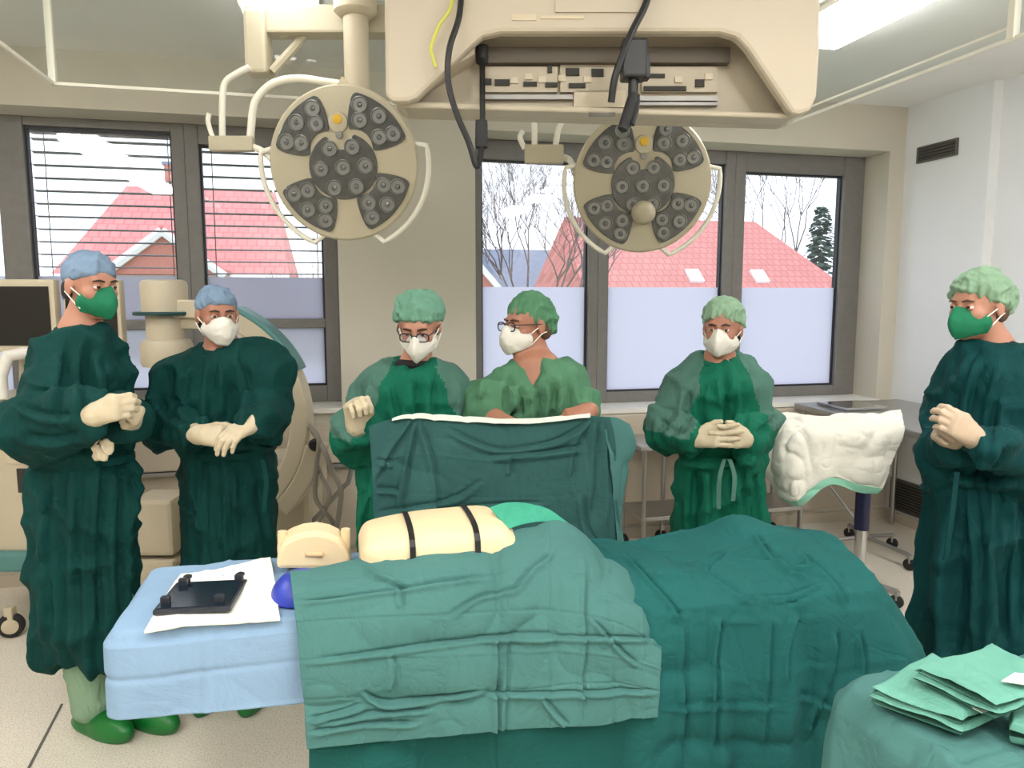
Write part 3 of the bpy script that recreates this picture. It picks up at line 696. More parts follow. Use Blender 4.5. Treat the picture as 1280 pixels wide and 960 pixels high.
def person(label, spec):
    s = spec; d = s['d']; k = s.get('k', 1.0)
    hc = pp(*s['head'], d-s.get('hd', .03)); R = head_frame(*s['look']); hs = s.get('hs', 1.0); H = hl(R, hc, hs)
    rows = [(pp((a+b)/2, y, d), (b-a)/2*d/F) for y, a, b in s['rows']]
    ctr = rows[len(rows)//2][0]
    root = empty('person', (float(ctr[0]), float(ctr[1]), 0), label, 'person'); bxy = V(ctr[0], ctr[1], 0)
    sh = [pp(*q[:2], d+(q[2] if len(q) > 2 else 0)) for q in s['sh']]; el = [pp(q[0], q[1], d+q[2]) for q in s['el']]; wr = [pp(q[0], q[1], d+q[2]) for q in s['wr']]
    hands = [hand_prims(wr[i], pp(*s['hand'][i]['to'][:2], d+s['hand'][i]['to'][2])-wr[i], s['hand'][i]['pn'], s['hand'][i]['th'], **s['hand'][i].get('kw', {})) for i in (0, 1)]
    topz = hc[2]+.14; pts = np.array([hc]+sh+el+wr+[ctr]); lo = np.minimum(pts.min(0), bxy-.28)-.22; hi = np.maximum(pts.max(0), bxy+.28)+.22; lo[2] = -.02; hi[2] = topz+.05
    # ---- body: one continuous figure
    B = SDF(lo, hi, .0055)
    chin = H(0, -.02, -.085); nb = (sh[0]+sh[1])/2; nb = V(nb[0], nb[1], rows[0][0][2]-.01)+FH*.0
    nb = nb*.75+V(hc[0], hc[1], nb[2])*.25
    B.cap(H(0, .018, -.03), nb, .052*hs, .058, k=.02); B.cap(nb, nb-V(0, 0, .1)+FH*.02, .056, .07, k=.04)
    for q in sh: B.cap(nb-V(0, 0, .035), q-V(0, 0, .01), .05, .045, k=.05)
    hipz = .92*k; hip = V(ctr[0], ctr[1], hipz)+FH*.01; fo = s.get('footoff', (V(0, 0, 0), V(0, 0, 0))); lw = s.get('lean', V(0, 0, 0))
    BL = [(c[2], c[:2]+FH[:2]*.02, hw*.80, max(hw*.50, .05)) for c, hw in rows if c[2] > .86*k and c[2] < rows[0][0][2]-.03]
    BL.append((.80*k, ctr[:2]+FH[:2]*.02, .13, .085)); B.loft(BL, R0, FH, k=.05)
    for sg in (-1, 1):
        hpz = hip+R0*sg*.065; kn = V(0, 0, .49*k)+V(hip[0], hip[1], 0)+R0*sg*.07; an = V(hip[0], hip[1], .09)+R0*sg*.085+fo[0 if sg < 0 else 1]
        B.cap(hpz, kn, .062, .048, k=.03); B.cap(kn, an, .048, .036, k=.02); B.cap(an-V(0, 0, .03), an-V(0, 0, .035)+unit(s.get('foot', -FH))*.09, .030, .022, k=.02)
    for i in (0, 1):
        B.cap(sh[i], el[i], .050*k, .040*k, k=.03); B.cap(el[i], wr[i], .042*k, .027*k, k=.015)
        for a, b, r1, r2, kk in hands[i]: B.cap(a, b, r1*(.80 if s.get('gloves', True) else 1), r2*(.80 if s.get('gloves', True) else 1), k=kk)
    B.ell(H(0, .012, .028), np.array((.075, .096, .088))*hs, R, k=.02); B.ell(H(0, -.024, -.045), np.array((.057, .068, .075))*hs, R, k=.025)
    B.ell(H(0, -.072, -.098), np.array((.026, .022, .02))*hs, R, k=.025); B.cap(H(-.03, -.078, .024), H(.03, -.078, .024), .012*hs, k=.018)
    B.cap(H(0, -.088, .012), H(0, -.108, -.028), .0075*hs, .013*hs, k=.012); B.cap(H(-.012, -.1, -.033), H(.012, -.1, -.033), .009*hs, k=.008)
    for sg in (-1, 1):
        B.ell(H(sg*.031, -.106, .002), np.array((.017, .02, .011))*hs, R, k=.012, sub=True)
        B.ell(H(sg*.040, -.060, -.024), np.array((.020, .018, .018))*hs, R, k=.02)
        B.ell(H(sg*.079, .012, -.008), np.array((.010, .021, .033))*hs, R, k=.006)
    B.cap(H(-.018, -.088, -.064), H(.018, -.088, -.064), .009*hs, k=.01); B.cap(H(-.014, -.086, -.075), H(.014, -.086, -.075), .009*hs, k=.006)
    if s.get('vneck'):
        bv = pp(*s['vneck'], d-.105)
        for o_ in (-.04, 0, .04): B.cap(nb+R0*o_-FH*.035-V(0, 0, .01), bv+FH*.052, .05, .045, k=.03)
    Vt, Q = B.mesh(); link('body', quadmesh('body', Vt, Q), s.get('skin', 'skin'), root, True)
    for sg in (-1, 1):
        ec = H(sg*.031, -.0815, .003); re = .0115*hs
        o = MB().lathe([(re*math.sin(a), -re*math.cos(a)) for a in np.linspace(.05, PI-.05, 9)], ec, -R[1], 14).build('eye', 'eye_white', root, True)
        MB().lathe([(.0001, 0), (.0064*hs, -.0008), (.0064*hs, -.004)], ec-R[1]*(re+.0006), -R[1], 12).build('iris', 'iris', o)
        for a0, a1, nm in ((.1, 1.28, 'eyelid'), (PI-.1, 1.95, 'eyelid')):
            MB().lathe([((re+.0014)*math.sin(a), (re+.0014)*math.cos(a)) for a in np.linspace(a0, a1, 7)], ec, R[2], 16).build(nm, s.get('skin', 'skin'), o, True)
        MB().tube([H(sg*.012, -.097, .023), H(sg*.03, -.097, .028), H(sg*.048, -.082, .022)], [.003, .0036, .0022], 6).build('eyebrow', s.get('hairm', 'hair'), root)
    # hair that shows under the cap
    if s.get('hair', True):
        for sg in (-1, 1):
            hb = SDF(H(sg*.075, -.0, 0)-.09, H(sg*.075, 0, 0)+.09, .005)
            hb.ell(H(sg*.060, .05, -.025), np.array((.016, .036, .04))*hs, R)
            v_, q_ = hb.mesh(); link('hair', quadmesh('hair', v_, q_), s.get('hairm', 'hair'), root, True)
    # ---- trousers and clogs
    tm = s.get('pants', 'scrub_pants')
    T = SDF(V(ctr[0]-.3, ctr[1]-.3, .02), V(ctr[0]+.3, ctr[1]+.3, 1.05*k), .011)
    for sg in (-1, 1):
        hpz = hip+R0*sg*.085; an = V(hip[0], hip[1], .10)+R0*sg*.088+fo[0 if sg < 0 else 1]; kn = V(hip[0], hip[1], .46*k)+R0*sg*.075
        if not s.get('gloves', True): T.cap(hpz+V(0, 0, .02), kn, .095, .08, k=.03)
        T.cap(kn, an, .062, .070, k=.02)
    if not s.get('gloves', True): T.ell(hip+V(0, 0, .02), (.165, .12, .12), np.array([R0, FH, ZUP]), k=.04)
    v_, q_ = T.mesh(); n_ = normals(v_, q_); v_ = v_+n_*wrinkle(v_, .008, 9, 3)[:, None]; link('trousers', quadmesh('trousers', v_, q_), tm, root, True)
    ft = unit(s.get('foot', -FH)); fl = np.cross(ZUP, ft)
    for sg in (-1, 1):
        an = V(hip[0], hip[1], 0)+R0*sg*.088+fo[0 if sg < 0 else 1]; Rf = np.array([fl, ft, ZUP])
        c = SDF(an-.2, an+.3, .006); c.lo[2] = c.lo[2]
        c.ell(an+ft*.09+V(0, 0, .035), (.052, .12, .055), Rf, k=.03); c.ell(an-ft*.035+V(0, 0, .04), (.042, .06, .055), Rf, k=.03); c.ell(an+ft*.03+V(0, 0, .012), (.046, .15, .022), Rf, k=.02)
        c.ell(an-ft*.03+V(0, 0, .11), (.034, .048, .05), Rf, k=.015, sub=True)
        v_, q_ = c.mesh(); v_[:, 2] = np.maximum(v_[:, 2], .0); link('clog', quadmesh('clog', v_, q_), 'clog', root, True)
    # ---- gown or scrub top
    G = SDF(lo, hi, .0085); LR = []; dr = s.get('dr', .72)
    for c, hw in rows: LR.append((c[2], c[:2]+FH[:2]*s.get('back', .01), hw, max(hw*dr, .07) if hw > .11 else hw*.95))
    hem = s.get('hem', .33); last = LR[-1]
    if last[0] > hem: LR.append((hem, last[1], last[2]*1.03, last[3]*1.03))
    G.loft(LR, R0, FH, k=.04)
    for q in sh: G.cap(nb-V(0, 0, .055), q-V(0, 0, .015), .06, .062, k=.05)
    sr = s.get('sr', (.072, .078, .056)); bare = not s.get('gloves', True)
    for i in (0, 1):
        G.cap(sh[i]-V(0, 0, .02), el[i]*(1 if not bare else .62)+(0 if not bare else .38*sh[i]), sr[0], sr[1], k=.06)
        if not bare:
            G.ell(el[i], (sr[1]*1.08,)*3, k=.03); cu = wr[i]+(el[i]-wr[i])*.22; G.cap(el[i], cu, sr[1]*.95, sr[2], k=.03)
        else:
            q = el[i]*.72+sh[i]*.28; ax = unit(sh[i]-el[i]); G.cap(el[i]*.68+sh[i]*.32, el[i]*.86+sh[i]*.14, sr[1], sr[1]*1.12, k=.02)
    if s.get('vneck'):
        fz = unit(-FH+R0*0); a = nb-FH*.12+V(0, 0, .03); bpt = pp(*s['vneck'], d-.105)
        for off in np.linspace(-1, 1, 9): G.cap(nb+R0*off*.055+V(0, 0, .06)-FH*.10, bpt+V(0, 0, .0), .030, .018, k=.008, sub=True)
        G.cap(nb+V(0, 0, .01), nb+V(0, 0, .14), .072, .08, k=.01, sub=True)
    else:
        G.cap(nb+V(0, 0, .0), nb+V(0, 0, .14), .058, .066, k=.012, sub=True)
        G.cap(nb-FH*.03+V(0, 0, .02), nb-FH*.05+V(0, 0, .12), .05, .06, k=.012, sub=True)
    Vt, Q = G.mesh(); Vt = relax(Vt, Q, 2); N = normals(Vt, Q); sd = s.get('seed', 1)
    belt = s.get('beltz', 1.0); below = np.clip((belt-Vt[:, 2])/.3, 0, 1); ang = np.arctan2(Vt[:, 1]-ctr[1], Vt[:, 0]-ctr[0])
    folds = below*.011*(np.sin(ang*9+3*vnoise(Vt*np.array([3, 3, 1.2]), sd)*2)+.5*np.sin(ang*17+5*vnoise(Vt*2, sd+1)))
    cr = wrinkle(Vt, .018, 9, sd)+wrinkle(Vt, .024, 7, sd+20, (1.3, 1.3, .35))*.9+.006
    cinch = -.016*np.exp(-((Vt[:, 2]-belt)/.018)**2)*(s.get('belt') is not None)
    armd = np.full(len(Vt), 9.0)
    for i in (0, 1): armd = np.minimum(armd, np.minimum(np.linalg.norm(Vt-el[i], axis=1), np.linalg.norm(Vt-wr[i], axis=1)))
    cinch = cinch*(armd > .16); arm = np.exp(-(armd/.11)**2)
    cr = cr+arm*wrinkle(Vt, .022, 13, sd+9)
    Vt = Vt+N*(folds*(1-arm)+cr+cinch)[:, None]
    Vt = relax(Vt, Q, 2, .5)
    if s.get('folds'): N = normals(Vt, Q); Vt = Vt+N*fold_lines(Vt, N, s['folds'], .017, 4.2)[:, None]
    me = quadmesh('gown', Vt, Q); g = link('scrub_top' if bare else 'gown', me, s['gown'], root, True)
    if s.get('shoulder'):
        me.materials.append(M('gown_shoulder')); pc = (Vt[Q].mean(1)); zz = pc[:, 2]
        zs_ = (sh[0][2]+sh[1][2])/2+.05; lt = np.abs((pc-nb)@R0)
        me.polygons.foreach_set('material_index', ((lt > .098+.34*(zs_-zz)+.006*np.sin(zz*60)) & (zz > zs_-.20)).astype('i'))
    if not bare:   # knitted neckband
        th = np.linspace(0, 2*PI, 40, endpoint=False); 
        MB().tube([nb+V(0, 0, .002+.014*math.sin(a))+R0*math.cos(a)*.066+FH*(math.sin(a)*.068-.012) for a in th], .012, 8, closed=True).build('neckband', s.get('neckm', s['gown']), root, True)
    if s.get('under'):
        MB().tube([nb+V(0, 0, .022)+R0*math.cos(a)*.052+FH*(math.sin(a)*.056-.012) for a in np.linspace(0, 2*PI, 32, endpoint=False)], .020, 8, closed=True).build('undershirt_collar', 'undershirt', root, True)
    if s.get('belt'):
        zs = np.array([q[0] for q in LR[::-1]]); a = np.interp(belt, zs, [q[2] for q in LR[::-1]])+.002; b = np.interp(belt, zs, [q[3] for q in LR[::-1]])+.002
        c0 = V(np.interp(belt, zs, [q[1][0] for q in LR[::-1]]), np.interp(belt, zs, [q[1][1] for q in LR[::-1]]), belt)
        ring = [c0+R0*a*math.cos(t)+FH*b*math.sin(t) for t in np.linspace(0, 2*PI, 48, endpoint=False)]; bm_ = MB(); hh = .014
        vs_ = [p+V(0, 0, z) for p in ring for z in (-hh, hh)]+[p+unit(p-c0)*.006+V(0, 0, z) for p in ring for z in (-hh*.8, hh*.8)]
        n_ = 48; fs_ = [(2*n_+2*i, 2*n_+2*((i+1) % n_), 2*n_+2*((i+1) % n_)+1, 2*n_+2*i+1) for i in range(n_)]+[(2*i+1, 2*n_+2*i+1, 2*n_+2*((i+1) % n_)+1, 2*((i+1) % n_)+1) for i in range(n_)]+[(2*i, 2*((i+1) % n_), 2*n_+2*((i+1) % n_), 2*n_+2*i) for i in range(n_)]
        bl = bm_.add(vs_, fs_).build('belt', s['belt'], root, True)
        for rb in s.get('ribbons', ()):
            path = smooth_path([pp(x, y, d-o_) for x, y, o_ in rb], 6); sd_ = R0*.008; m_ = MB(); vv = []
            for p in path: vv += [p-sd_, p+sd_, p+sd_-FH*.003, p-sd_-FH*.003]
            m_.add(vv, [(4*i+j, 4*i+(j+1) % 4, 4*i+4+(j+1) % 4, 4*i+4+j) for i in range(len(path)-1) for j in range(4)]+[(0, 1, 2, 3)]).build('tie_ribbon', s['belt'], bl)
    # ---- gloves
    if not bare:
        for i in (0, 1):
            pts_ = np.array([q for p_ in hands[i] for q in p_[:2]]); fa = unit(el[i]-wr[i]); cuff = wr[i]+fa*s.get('cuff', .085)
            pts_ = np.vstack([pts_, cuff]); g_ = SDF(pts_.min(0)-.06, pts_.max(0)+.06, .0032)
            for a, b, r1, r2, kk in hands[i]: g_.cap(a, b, r1+.0012, r2+.0012, k=kk)
            g_.cap(wr[i], cuff, .030, .035, k=.015)
            v_, q_ = g_.mesh(); v_ = relax(v_, q_, 1, .4); n_ = normals(v_, q_); dw = np.exp(-(np.linalg.norm(v_-(wr[i]+cuff)/2, axis=1)/.06)**2)
            v_ = v_+n_*(wrinkle(v_, .004, 34, i+sd)*dw)[:, None]
            link('glove', quadmesh('glove', v_, q_), s.get('glovem', 'glove'), root, True)
    # ---- mask
    mk = s['mask']; nu, nv = 33, 25; u, v = np.meshgrid(np.linspace(-1, 1, nu), np.linspace(0, 1, nv)); mv = []
    for uu, vv in zip(u.ravel(), v.ravel()):
        a = abs(uu)
        if mk['style'] == 'cup':
            x = .068*uu*(.72+.5*math.sin(PI*min(1, .12+.8*vv))*.75); zt, zb = .004-.034*a**1.6, -.118+.03*a**2; z = zt+(zb-zt)*vv
            bul = (1-a**2.4)*(math.sin(PI*min(1, max(0, .16+.72*vv)))**.7); y = -.034-.038*(1-a**2)-.070*bul
        else:
            x = .074*uu*(.66+.36*math.sin(PI*min(1, .1+.8*vv))); zt, zb = .010-.034*a, -.113+.020*a; z = zt+(zb-zt)*vv
            bul = (1-a**1.3)*(1-abs(vv-.50)**1.8*1.6); y = -.026-.050*(1-a)-.072*max(0, bul)
        mv.append(H(x, y, z))
    mv = np.array(mv); mq = grid_quads(nv, nu); n_ = normals(mv, mq); mv = mv+n_*(wrinkle(mv, .0025, 40, 4))[:, None]
    mo = cloth_obj('mask', mv, mq, mk['m'], root, .0025)
    for sg in (-1, 1):
        for z0, z1, zz in ((-.035, .002, .02), (-.082, -.035, -.03)):
            MB().tube(smooth_path([H(sg*.064, -.036, z0), H(sg*.077, -.014, (z0+z1)/2), H(sg*.084, .012, z1), H(sg*.072, .05, zz)], 4), .0022, 6).build('mask_strap', 'strap', mo)
    # ---- cap
    cp = s['cap']; c_ = SDF(hc-.2, hc+.24, .0042); br = cp.get('r', (.082, .104, .094)); cc = H(*cp.get('c', (0, .016, .034)))
    pn_ = unit(R[2]*math.cos(cp.get('tilt', .35))-R[1]*math.sin(cp.get('tilt', .35))*-1 if False else R[2]*math.cos(cp.get('tilt', .35))+R[1]*math.sin(cp.get('tilt', .35)))
    pl = H(0, 0, cp['cut']); c_.ell(cc, np.array(br)*hs, R, k=.004, cut=(pl, pn_))
    if cp.get('bag'): c_.ell(H(*cp['bag'][0]), np.array(cp['bag'][1])*hs, R, k=.04, cut=(pl-pn_*.03, pn_))
    v_, q_ = c_.mesh(); v_ = relax(v_, q_, 2); n_ = normals(v_, q_); L = (v_-cc)@R.T; th = np.arctan2(L[:, 0], -L[:, 1]); hgt = (v_-pl)@pn_
    pleat = cp.get('pleat', 0)*np.sin(th*cp.get('np', 22)+3*vnoise(v_*30, 2))*np.exp(-np.maximum(hgt, 0)/.045)
    v_ = v_+n_*(pleat+wrinkle(v_, cp.get('wr', .006), 26, sd+2)-.012*cp.get('band', 0)*np.exp(-(hgt/.008)**2))[:, None]
    v_ = relax(v_, q_, 2, .5)
    co = link('cap', quadmesh('cap', v_, q_), cp['m'], root, True)
    if cp.get('tie'):
        t0 = H(0, .112, -.02)
        for q in (((0, .112, -.018), (.03, .135, -.04), (.02, .14, -.075)), ((0, .112, -.018), (-.03, .135, -.045), (-.024, .13, -.085)), ((0, .112, -.016), (.02, .13, 0), (.0, .135, -.02))):
            MB().tube(smooth_path([H(*a) for a in q], 5), .005, 6).build('cap_tie', cp['m'], co)
    # ---- glasses
    if s.get('glasses'):
        gl = None
        for sg in (-1, 1):
            ring = [H(sg*.033+.024*math.copysign(abs(math.cos(a))**.75, math.cos(a)), -.112, -.002+.018*math.copysign(abs(math.sin(a))**.75, math.sin(a))) for a in np.linspace(0, 2*PI, 28, endpoint=False)]
            m_ = MB().tube(ring, .0024, 6, closed=True)
            if gl is None:
                m_.tube([H(-.01, -.112, .004), H(0, -.116, .008), H(.01, -.112, .004)], .0024, 6); gl = m_.build('glasses', 'black', root)
            else: m_.build('rim', 'black', gl)
            MB().tube([H(sg*.057, -.110, .006), H(sg*.078, -.06, .006), H(sg*.086, .01, .004)], .0024, 6).build('temple', 'black', gl)
            n = 20; MB().add([H(sg*.033+.023*math.cos(a), -.1125, -.002+.017*math.sin(a)) for a in np.linspace(0, 2*PI, n, endpoint=False)], [tuple(range(n))]).build('lens', 'lens_glass', gl)
    return root

TOC = -FH            # towards the camera
SURG = dict(r=(.080, .102, .090), c=(0, .014, .034), tilt=.36, cut=.016, m='cap_blue', tie=True, wr=.007, band=.3)
BOUF = dict(r=(.092, .112, .100), c=(0, .020, .040), tilt=.42, cut=.008, pleat=.006, wr=.010, band=1)

person('man in dark green gown, blue cap and green mask at the left, gloved hands raised', dict(
    d=2.58, k=1.03, folds=[((110, 428), (104, 470), (106, 515)), ((126, 440), (136, 480), (140, 520)), ((84, 440), (78, 480), (70, 520)), ((62, 600), (60, 700), (62, 810)), ((100, 575), (97, 700), (98, 830)), ((130, 570), (124, 680), (126, 800)), ((150, 580), (148, 680), (150, 760)), ((80, 590), (78, 640)), ((20, 500), (50, 516), (90, 520)), ((30, 545), (70, 548), (100, 540))], head=(115, 356), hd=.0, look=(60, 8), hs=.93, seed=3,
    rows=[(408, 78, 126), (417, 64, 136), (440, 50, 148), (470, 44, 158), (520, 50, 158), (560, 52, 160), (620, 49, 166), (700, 49, 168), (780, 50, 166), (815, 50, 166)],
    dr=.8, sh=[(74, 466, -.06), (122, 446, .10)], el=[(45, 532, -.16), (122, 520, .06)], wr=[(118, 519, -.30), (164, 528, -.12)],
    hand=[dict(to=(168, 500, -.34), pn=FH+R0*.2-ZUP*.2, th=1, kw=dict(curl=(.9, 1.0, .5), tc=.9, spread=.05)), dict(to=(184, 508, -.24), pn=ZUP*.4+TOC*.2-R0, th=1, kw=dict(curl=(.9, .9, .5), tc=.6, size=.9))],
    gown='gown_dark', mask=dict(style='fold', m='mask_green'), cap=SURG, hem=.36, foot=R0*.9-FH*.45, sr=(.078, .086, .058), footoff=(V(.04, 0, 0)-FH*0, V(.02, .06, 0)), beltz=1.03, belt='gown_dark', skin='skin', cuff=.06))
person('man in dark green gown with blue cap and white mask beside the C-arm', dict(
    d=2.85, k=.97, folds=[((270, 448), (262, 495), (266, 540)), ((300, 445), (314, 490), (310, 535)), ((285, 460), (284, 520)), ((250, 580), (246, 640), (248, 700)), ((300, 590), (302, 650), (300, 700)), ((272, 600), (274, 700)), ((200, 500), (214, 520), (240, 530)), ((235, 470), (228, 500))], head=(272, 393), look=(33, 6), hs=.89, seed=11,
    rows=[(433, 260, 312), (444, 234, 334), (462, 218, 346), (500, 222, 344), (545, 228, 340), (600, 229, 338), (700, 228, 338), (800, 228, 340)],
    sh=[(226, 462), (338, 462)], el=[(212, 526, -.02), (334, 514, -.02)], wr=[(248, 543, -.24), (322, 528, -.24)],
    hand=[dict(to=(300, 546, -.30), pn=FH-ZUP*.5, th=1, kw=dict(curl=(.8, .9, .5), tc=.3, spread=.02)), dict(to=(280, 546, -.335), pn=FH*.5-ZUP, th=-1, kw=dict(curl=(.45, .5, .3), tc=.95))],
    gown='gown_dark', mask=dict(style='cup', m='mask_white'), cap=dict(SURG, wr=.006), beltz=1.0, belt='gown_dark', cuff=.035, ribbons=[((328, 575, .2), (333, 600, .215), (330, 640, .22))], skin='skin_dark'))
person('person in green gown with glasses and raised gloved fist, looking down', dict(
    d=2.75, k=.97, folds=[((490, 480), (497, 520), (494, 570)), ((545, 472), (541, 500), (546, 530)), ((520, 480), (522, 520)), ((470, 485), (466, 520)), ((462, 600), (456, 680)), ((430, 535), (445, 545), (462, 545))], head=(524, 407), hd=.10, look=(-4, 22), hs=.88, seed=17,
    rows=[(458, 498, 550), (466, 478, 564), (484, 462, 574), (520, 458, 580), (580, 452, 578), (700, 446, 576), (820, 444, 578)],
    sh=[(482, 482), (554, 482)], el=[(450, 545, -.06), (548, 556, -.02)], sr=(.064, .072, .052), wr=[(446, 533, -.26), (532, 560, -.20)],
    hand=[dict(to=(443, 494, -.30), pn=TOC*.8+R0*.55, th=1, kw=dict(curl=(1.0, 1.3, .7), tc=1.0, spread=.02)), dict(to=(512, 548, -.26), pn=FH*.2-ZUP, th=1, kw=dict(curl=(.5, .6, .4)))],
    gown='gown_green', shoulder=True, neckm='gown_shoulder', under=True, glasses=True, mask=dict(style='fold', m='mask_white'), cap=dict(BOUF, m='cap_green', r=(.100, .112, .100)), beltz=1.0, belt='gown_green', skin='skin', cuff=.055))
person('woman in short-sleeved green scrubs and glasses turned left, holding up the drape', dict(
    d=2.85, k=.94, folds=[((640, 468), (631, 495), (634, 522)), ((655, 482), (651, 505), (652, 524)), ((690, 478), (692, 500), (689, 524)), ((706, 468), (710, 495), (706, 522)), ((672, 492), (673, 524)), ((612, 480), (606, 500)), ((725, 480), (730, 505))], head=(659, 406), hd=.0, look=(-52, 2), hs=.90, seed=23, gloves=False,
    rows=[(450, 652, 704), (460, 634, 718), (476, 624, 724), (520, 628, 716), (600, 624, 716), (650, 622, 718)],
    sh=[(640, 478), (706, 478)], el=[(606, 514, -.14), (722, 516, -.08)], wr=[(638, 532, -.26), (736, 514, -.24)],
    hand=[dict(to=(664, 548, -.28), pn=FH*.3-ZUP, th=-1, kw=dict(curl=(.7, .8, .5))), dict(to=(716, 519, -.285), pn=FH*.4-ZUP, th=1, kw=dict(curl=(.8, 1.0, .5), tc=.8))],
    gown='scrub', pants='scrub', vneck=(668, 482), hem=.72, beltz=.5, sr=(.056, .066, .05), glasses=True, mask=dict(style='cup', m='mask_white'), hair=True, hairm='hair_brown',
    cap=dict(BOUF, m='cap_scrub', r=(.084, .104, .096), c=(0, .024, .036), tilt=.52, cut=-.002, bag=((0, .088, .0), (.062, .056, .058))), skin='skin_dark'))
person('man in bright green gown and pale cap with fingertips steepled, before the right windows', dict(
    d=3.0, k=.94, folds=[(1.4, (905, 472), (907, 505), (904, 538)), ((880, 478), (875, 508), (878, 536)), ((927, 478), (931, 508), (928, 536)), ((862, 490), (856, 520)), ((868, 585), (866, 640), (868, 690)), ((890, 590), (893, 640), (890, 690)), ((925, 585), (930, 640), (927, 690)), ((942, 590), (943, 680)), ((825, 525), (840, 538), (858, 540)), ((970, 520), (955, 535), (945, 540)), (1.3, (850, 570), (890, 574), (950, 569))], head=(903, 411), look=(-25, 3), hs=.89, seed=29,
    rows=[(449, 880, 928), (460, 858, 944), (482, 842, 956), (530, 844, 954), (570, 848, 954), (620, 847, 952), (690, 846, 950), (800, 846, 954)],
    sh=[(860, 488), (934, 488)], el=[(836, 536, .0), (946, 534, .0)], sr=(.066, .074, .054), wr=[(868, 548, -.22), (936, 548, -.22)],
    hand=[dict(to=(904, 545, -.30), pn=FH-ZUP*.2+R0*.25, th=1, kw=dict(per=((.05, .1, .1), (.3, .4, .3), (.4, .5, .3), (.5, .5, .3)), tc=.1)), dict(to=(900, 545, -.33), pn=FH-ZUP*.2-R0*.25, th=-1, kw=dict(per=((.05, .1, .1), (.3, .4, .3), (.4, .5, .3), (.5, .5, .3)), tc=.1))],
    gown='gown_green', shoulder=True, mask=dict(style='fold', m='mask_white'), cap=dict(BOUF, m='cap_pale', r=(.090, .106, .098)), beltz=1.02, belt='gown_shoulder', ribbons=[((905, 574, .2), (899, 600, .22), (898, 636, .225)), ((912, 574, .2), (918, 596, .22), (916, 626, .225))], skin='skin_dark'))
person('woman in dark teal gown with pale bouffant cap and green mask at the right edge', dict(
    d=2.55, k=.98, folds=[((1232, 448), (1214, 500), (1212, 560)), ((1255, 465), (1240, 520), (1236, 575)), ((1200, 470), (1194, 520)), ((1200, 615), (1184, 690), (1180, 780)), ((1217, 600), (1226, 700), (1222, 800)), ((1250, 605), (1246, 700), (1250, 800)), ((1275, 620), (1272, 790)), ((1255, 560), (1240, 585), (1215, 590)), (1.3, (1185, 588), (1220, 596), (1270, 600))], head=(1221, 382), hd=.0, look=(-66, 5), hs=.93, seed=37,
    rows=[(434, 1216, 1276), (443, 1202, 1296), (460, 1190, 1312), (520, 1186, 1314), (580, 1182, 1316), (640, 1172, 1322), (720, 1162, 1330), (800, 1160, 1334), (900, 1160, 1338)],
    dr=.85, sh=[(1208, 470, .10), (1292, 474, -.06)], el=[(1196, 572, .02), (1284, 580, -.16)], wr=[(1190, 552, -.16), (1218, 548, -.30)],
    hand=[dict(to=(1163, 520, -.24), pn=TOC*.6-R0*.2+ZUP*.1, th=1, kw=dict(curl=(.7, .9, .5), tc=.6)), dict(to=(1176, 514, -.335), pn=FH*.9-ZUP*.1, th=-1, kw=dict(curl=(.75, .9, .5), tc=.7))],
    gown='gown_teal', mask=dict(style='fold', m='mask_green'), hairm='hair_brown', cap=dict(BOUF, m='cap_pale', r=(.090, .112, .098), c=(0, .024, .038), tilt=.52, cut=-.004, bag=((0, .100, .012), (.064, .060, .062)), pleat=.007), beltz=1.0, belt='gown_teal', ribbons=[((1196, 590, .26), (1190, 640, .28), (1182, 700, .28))], skin='skin', glovem='glove_pink', sr=(.078, .086, .06)))

# ================================================================== OPERATING TABLE AND WHAT LIES ON IT
ZT = .86
ot = empty('operating_table', (.45, 1.88, 0), 'operating table with padded top hidden under the blue and green drapes', 'table')
MB().box((-.44, 1.72, .74), (1.34, 2.04, .79), .01).build('frame', 'steel', ot)
for a, b, y0, zt in ((-.46, .02, 1.70, .848), (.03, .72, 1.70, .848), (.73, 1.36, 1.78, .815)): MB().box((a, y0, .79), (b, 2.06, zt), .02).build('pad', 'black', ot)
MB().box((.38, 1.78, .12), (.66, 1.98, .74), .03).build('column', 'steel_matte', ot)
MB().box((.05, 1.66, .03), (1.0, 2.10, .12), .03).build('base', 'steel_matte', ot)
for x, y in ((.12, 1.70), (.12, 2.06), (.93, 1.70), (.93, 2.06)): MB().lathe([(.03, -.012), (.034, -.008), (.034, .008), (.03, .012)], (x, y, .034), (0, 1, 0), 16).build('caster', 'rubber', ot)

# blue sheet over the head end
hemL, hemR = float(ony(140, 903, 1.65)[2]), float(ony(383, 879, 1.65)[2])
v_, q_ = drape_box(-.492, .30, 1.665, 2.085, lambda x, y: np.full_like(x, .88)+.0*x, lambda t, x, y: hemL+(hemR-hemL)*np.clip((x+.49)/.4, 0, 1) if y < 1.9 else .70, cr=.03, wave=.004, nw=7, flare=.01, seed=2, amp=.0035, scale=6, grid=(.29, 0, .098), ca=.004)
tag(cloth_obj('blue_drape', v_, q_, 'drape_blue'), 'pale blue sheet covering the left end of the operating table', 'drape')

# white pad and towel
def zpad(x, y): return .0
c = [onz(180, 790, .892), onz(350, 772, .892), onz(338, 699, .892), onz(226, 718, .892)]
A4 = np.array(c); g = []
for r in np.linspace(0, 1, 6):
    row = []
    for u in np.linspace(0, 1, 6):
        p = (A4[0]*(1-u)+A4[1]*u)*(1-r)+(A4[3]*(1-u)+A4[2]*u)*r; p = p.copy(); p[2] = .8915+.004*math.sin(u*5+r*3)+.022*math.exp(-((u-.86)/.12)**2)*math.sin(PI*r); row.append(p)
    g.append(row)
v_, q_ = patch(g, 70, 70, amp=.002, scale=14, seed=5)
tag(cloth_obj('white_pad', v_, q_, 'white_towel', None, .006), 'white absorbent pad lying on the blue sheet under the tablet', 'pad')

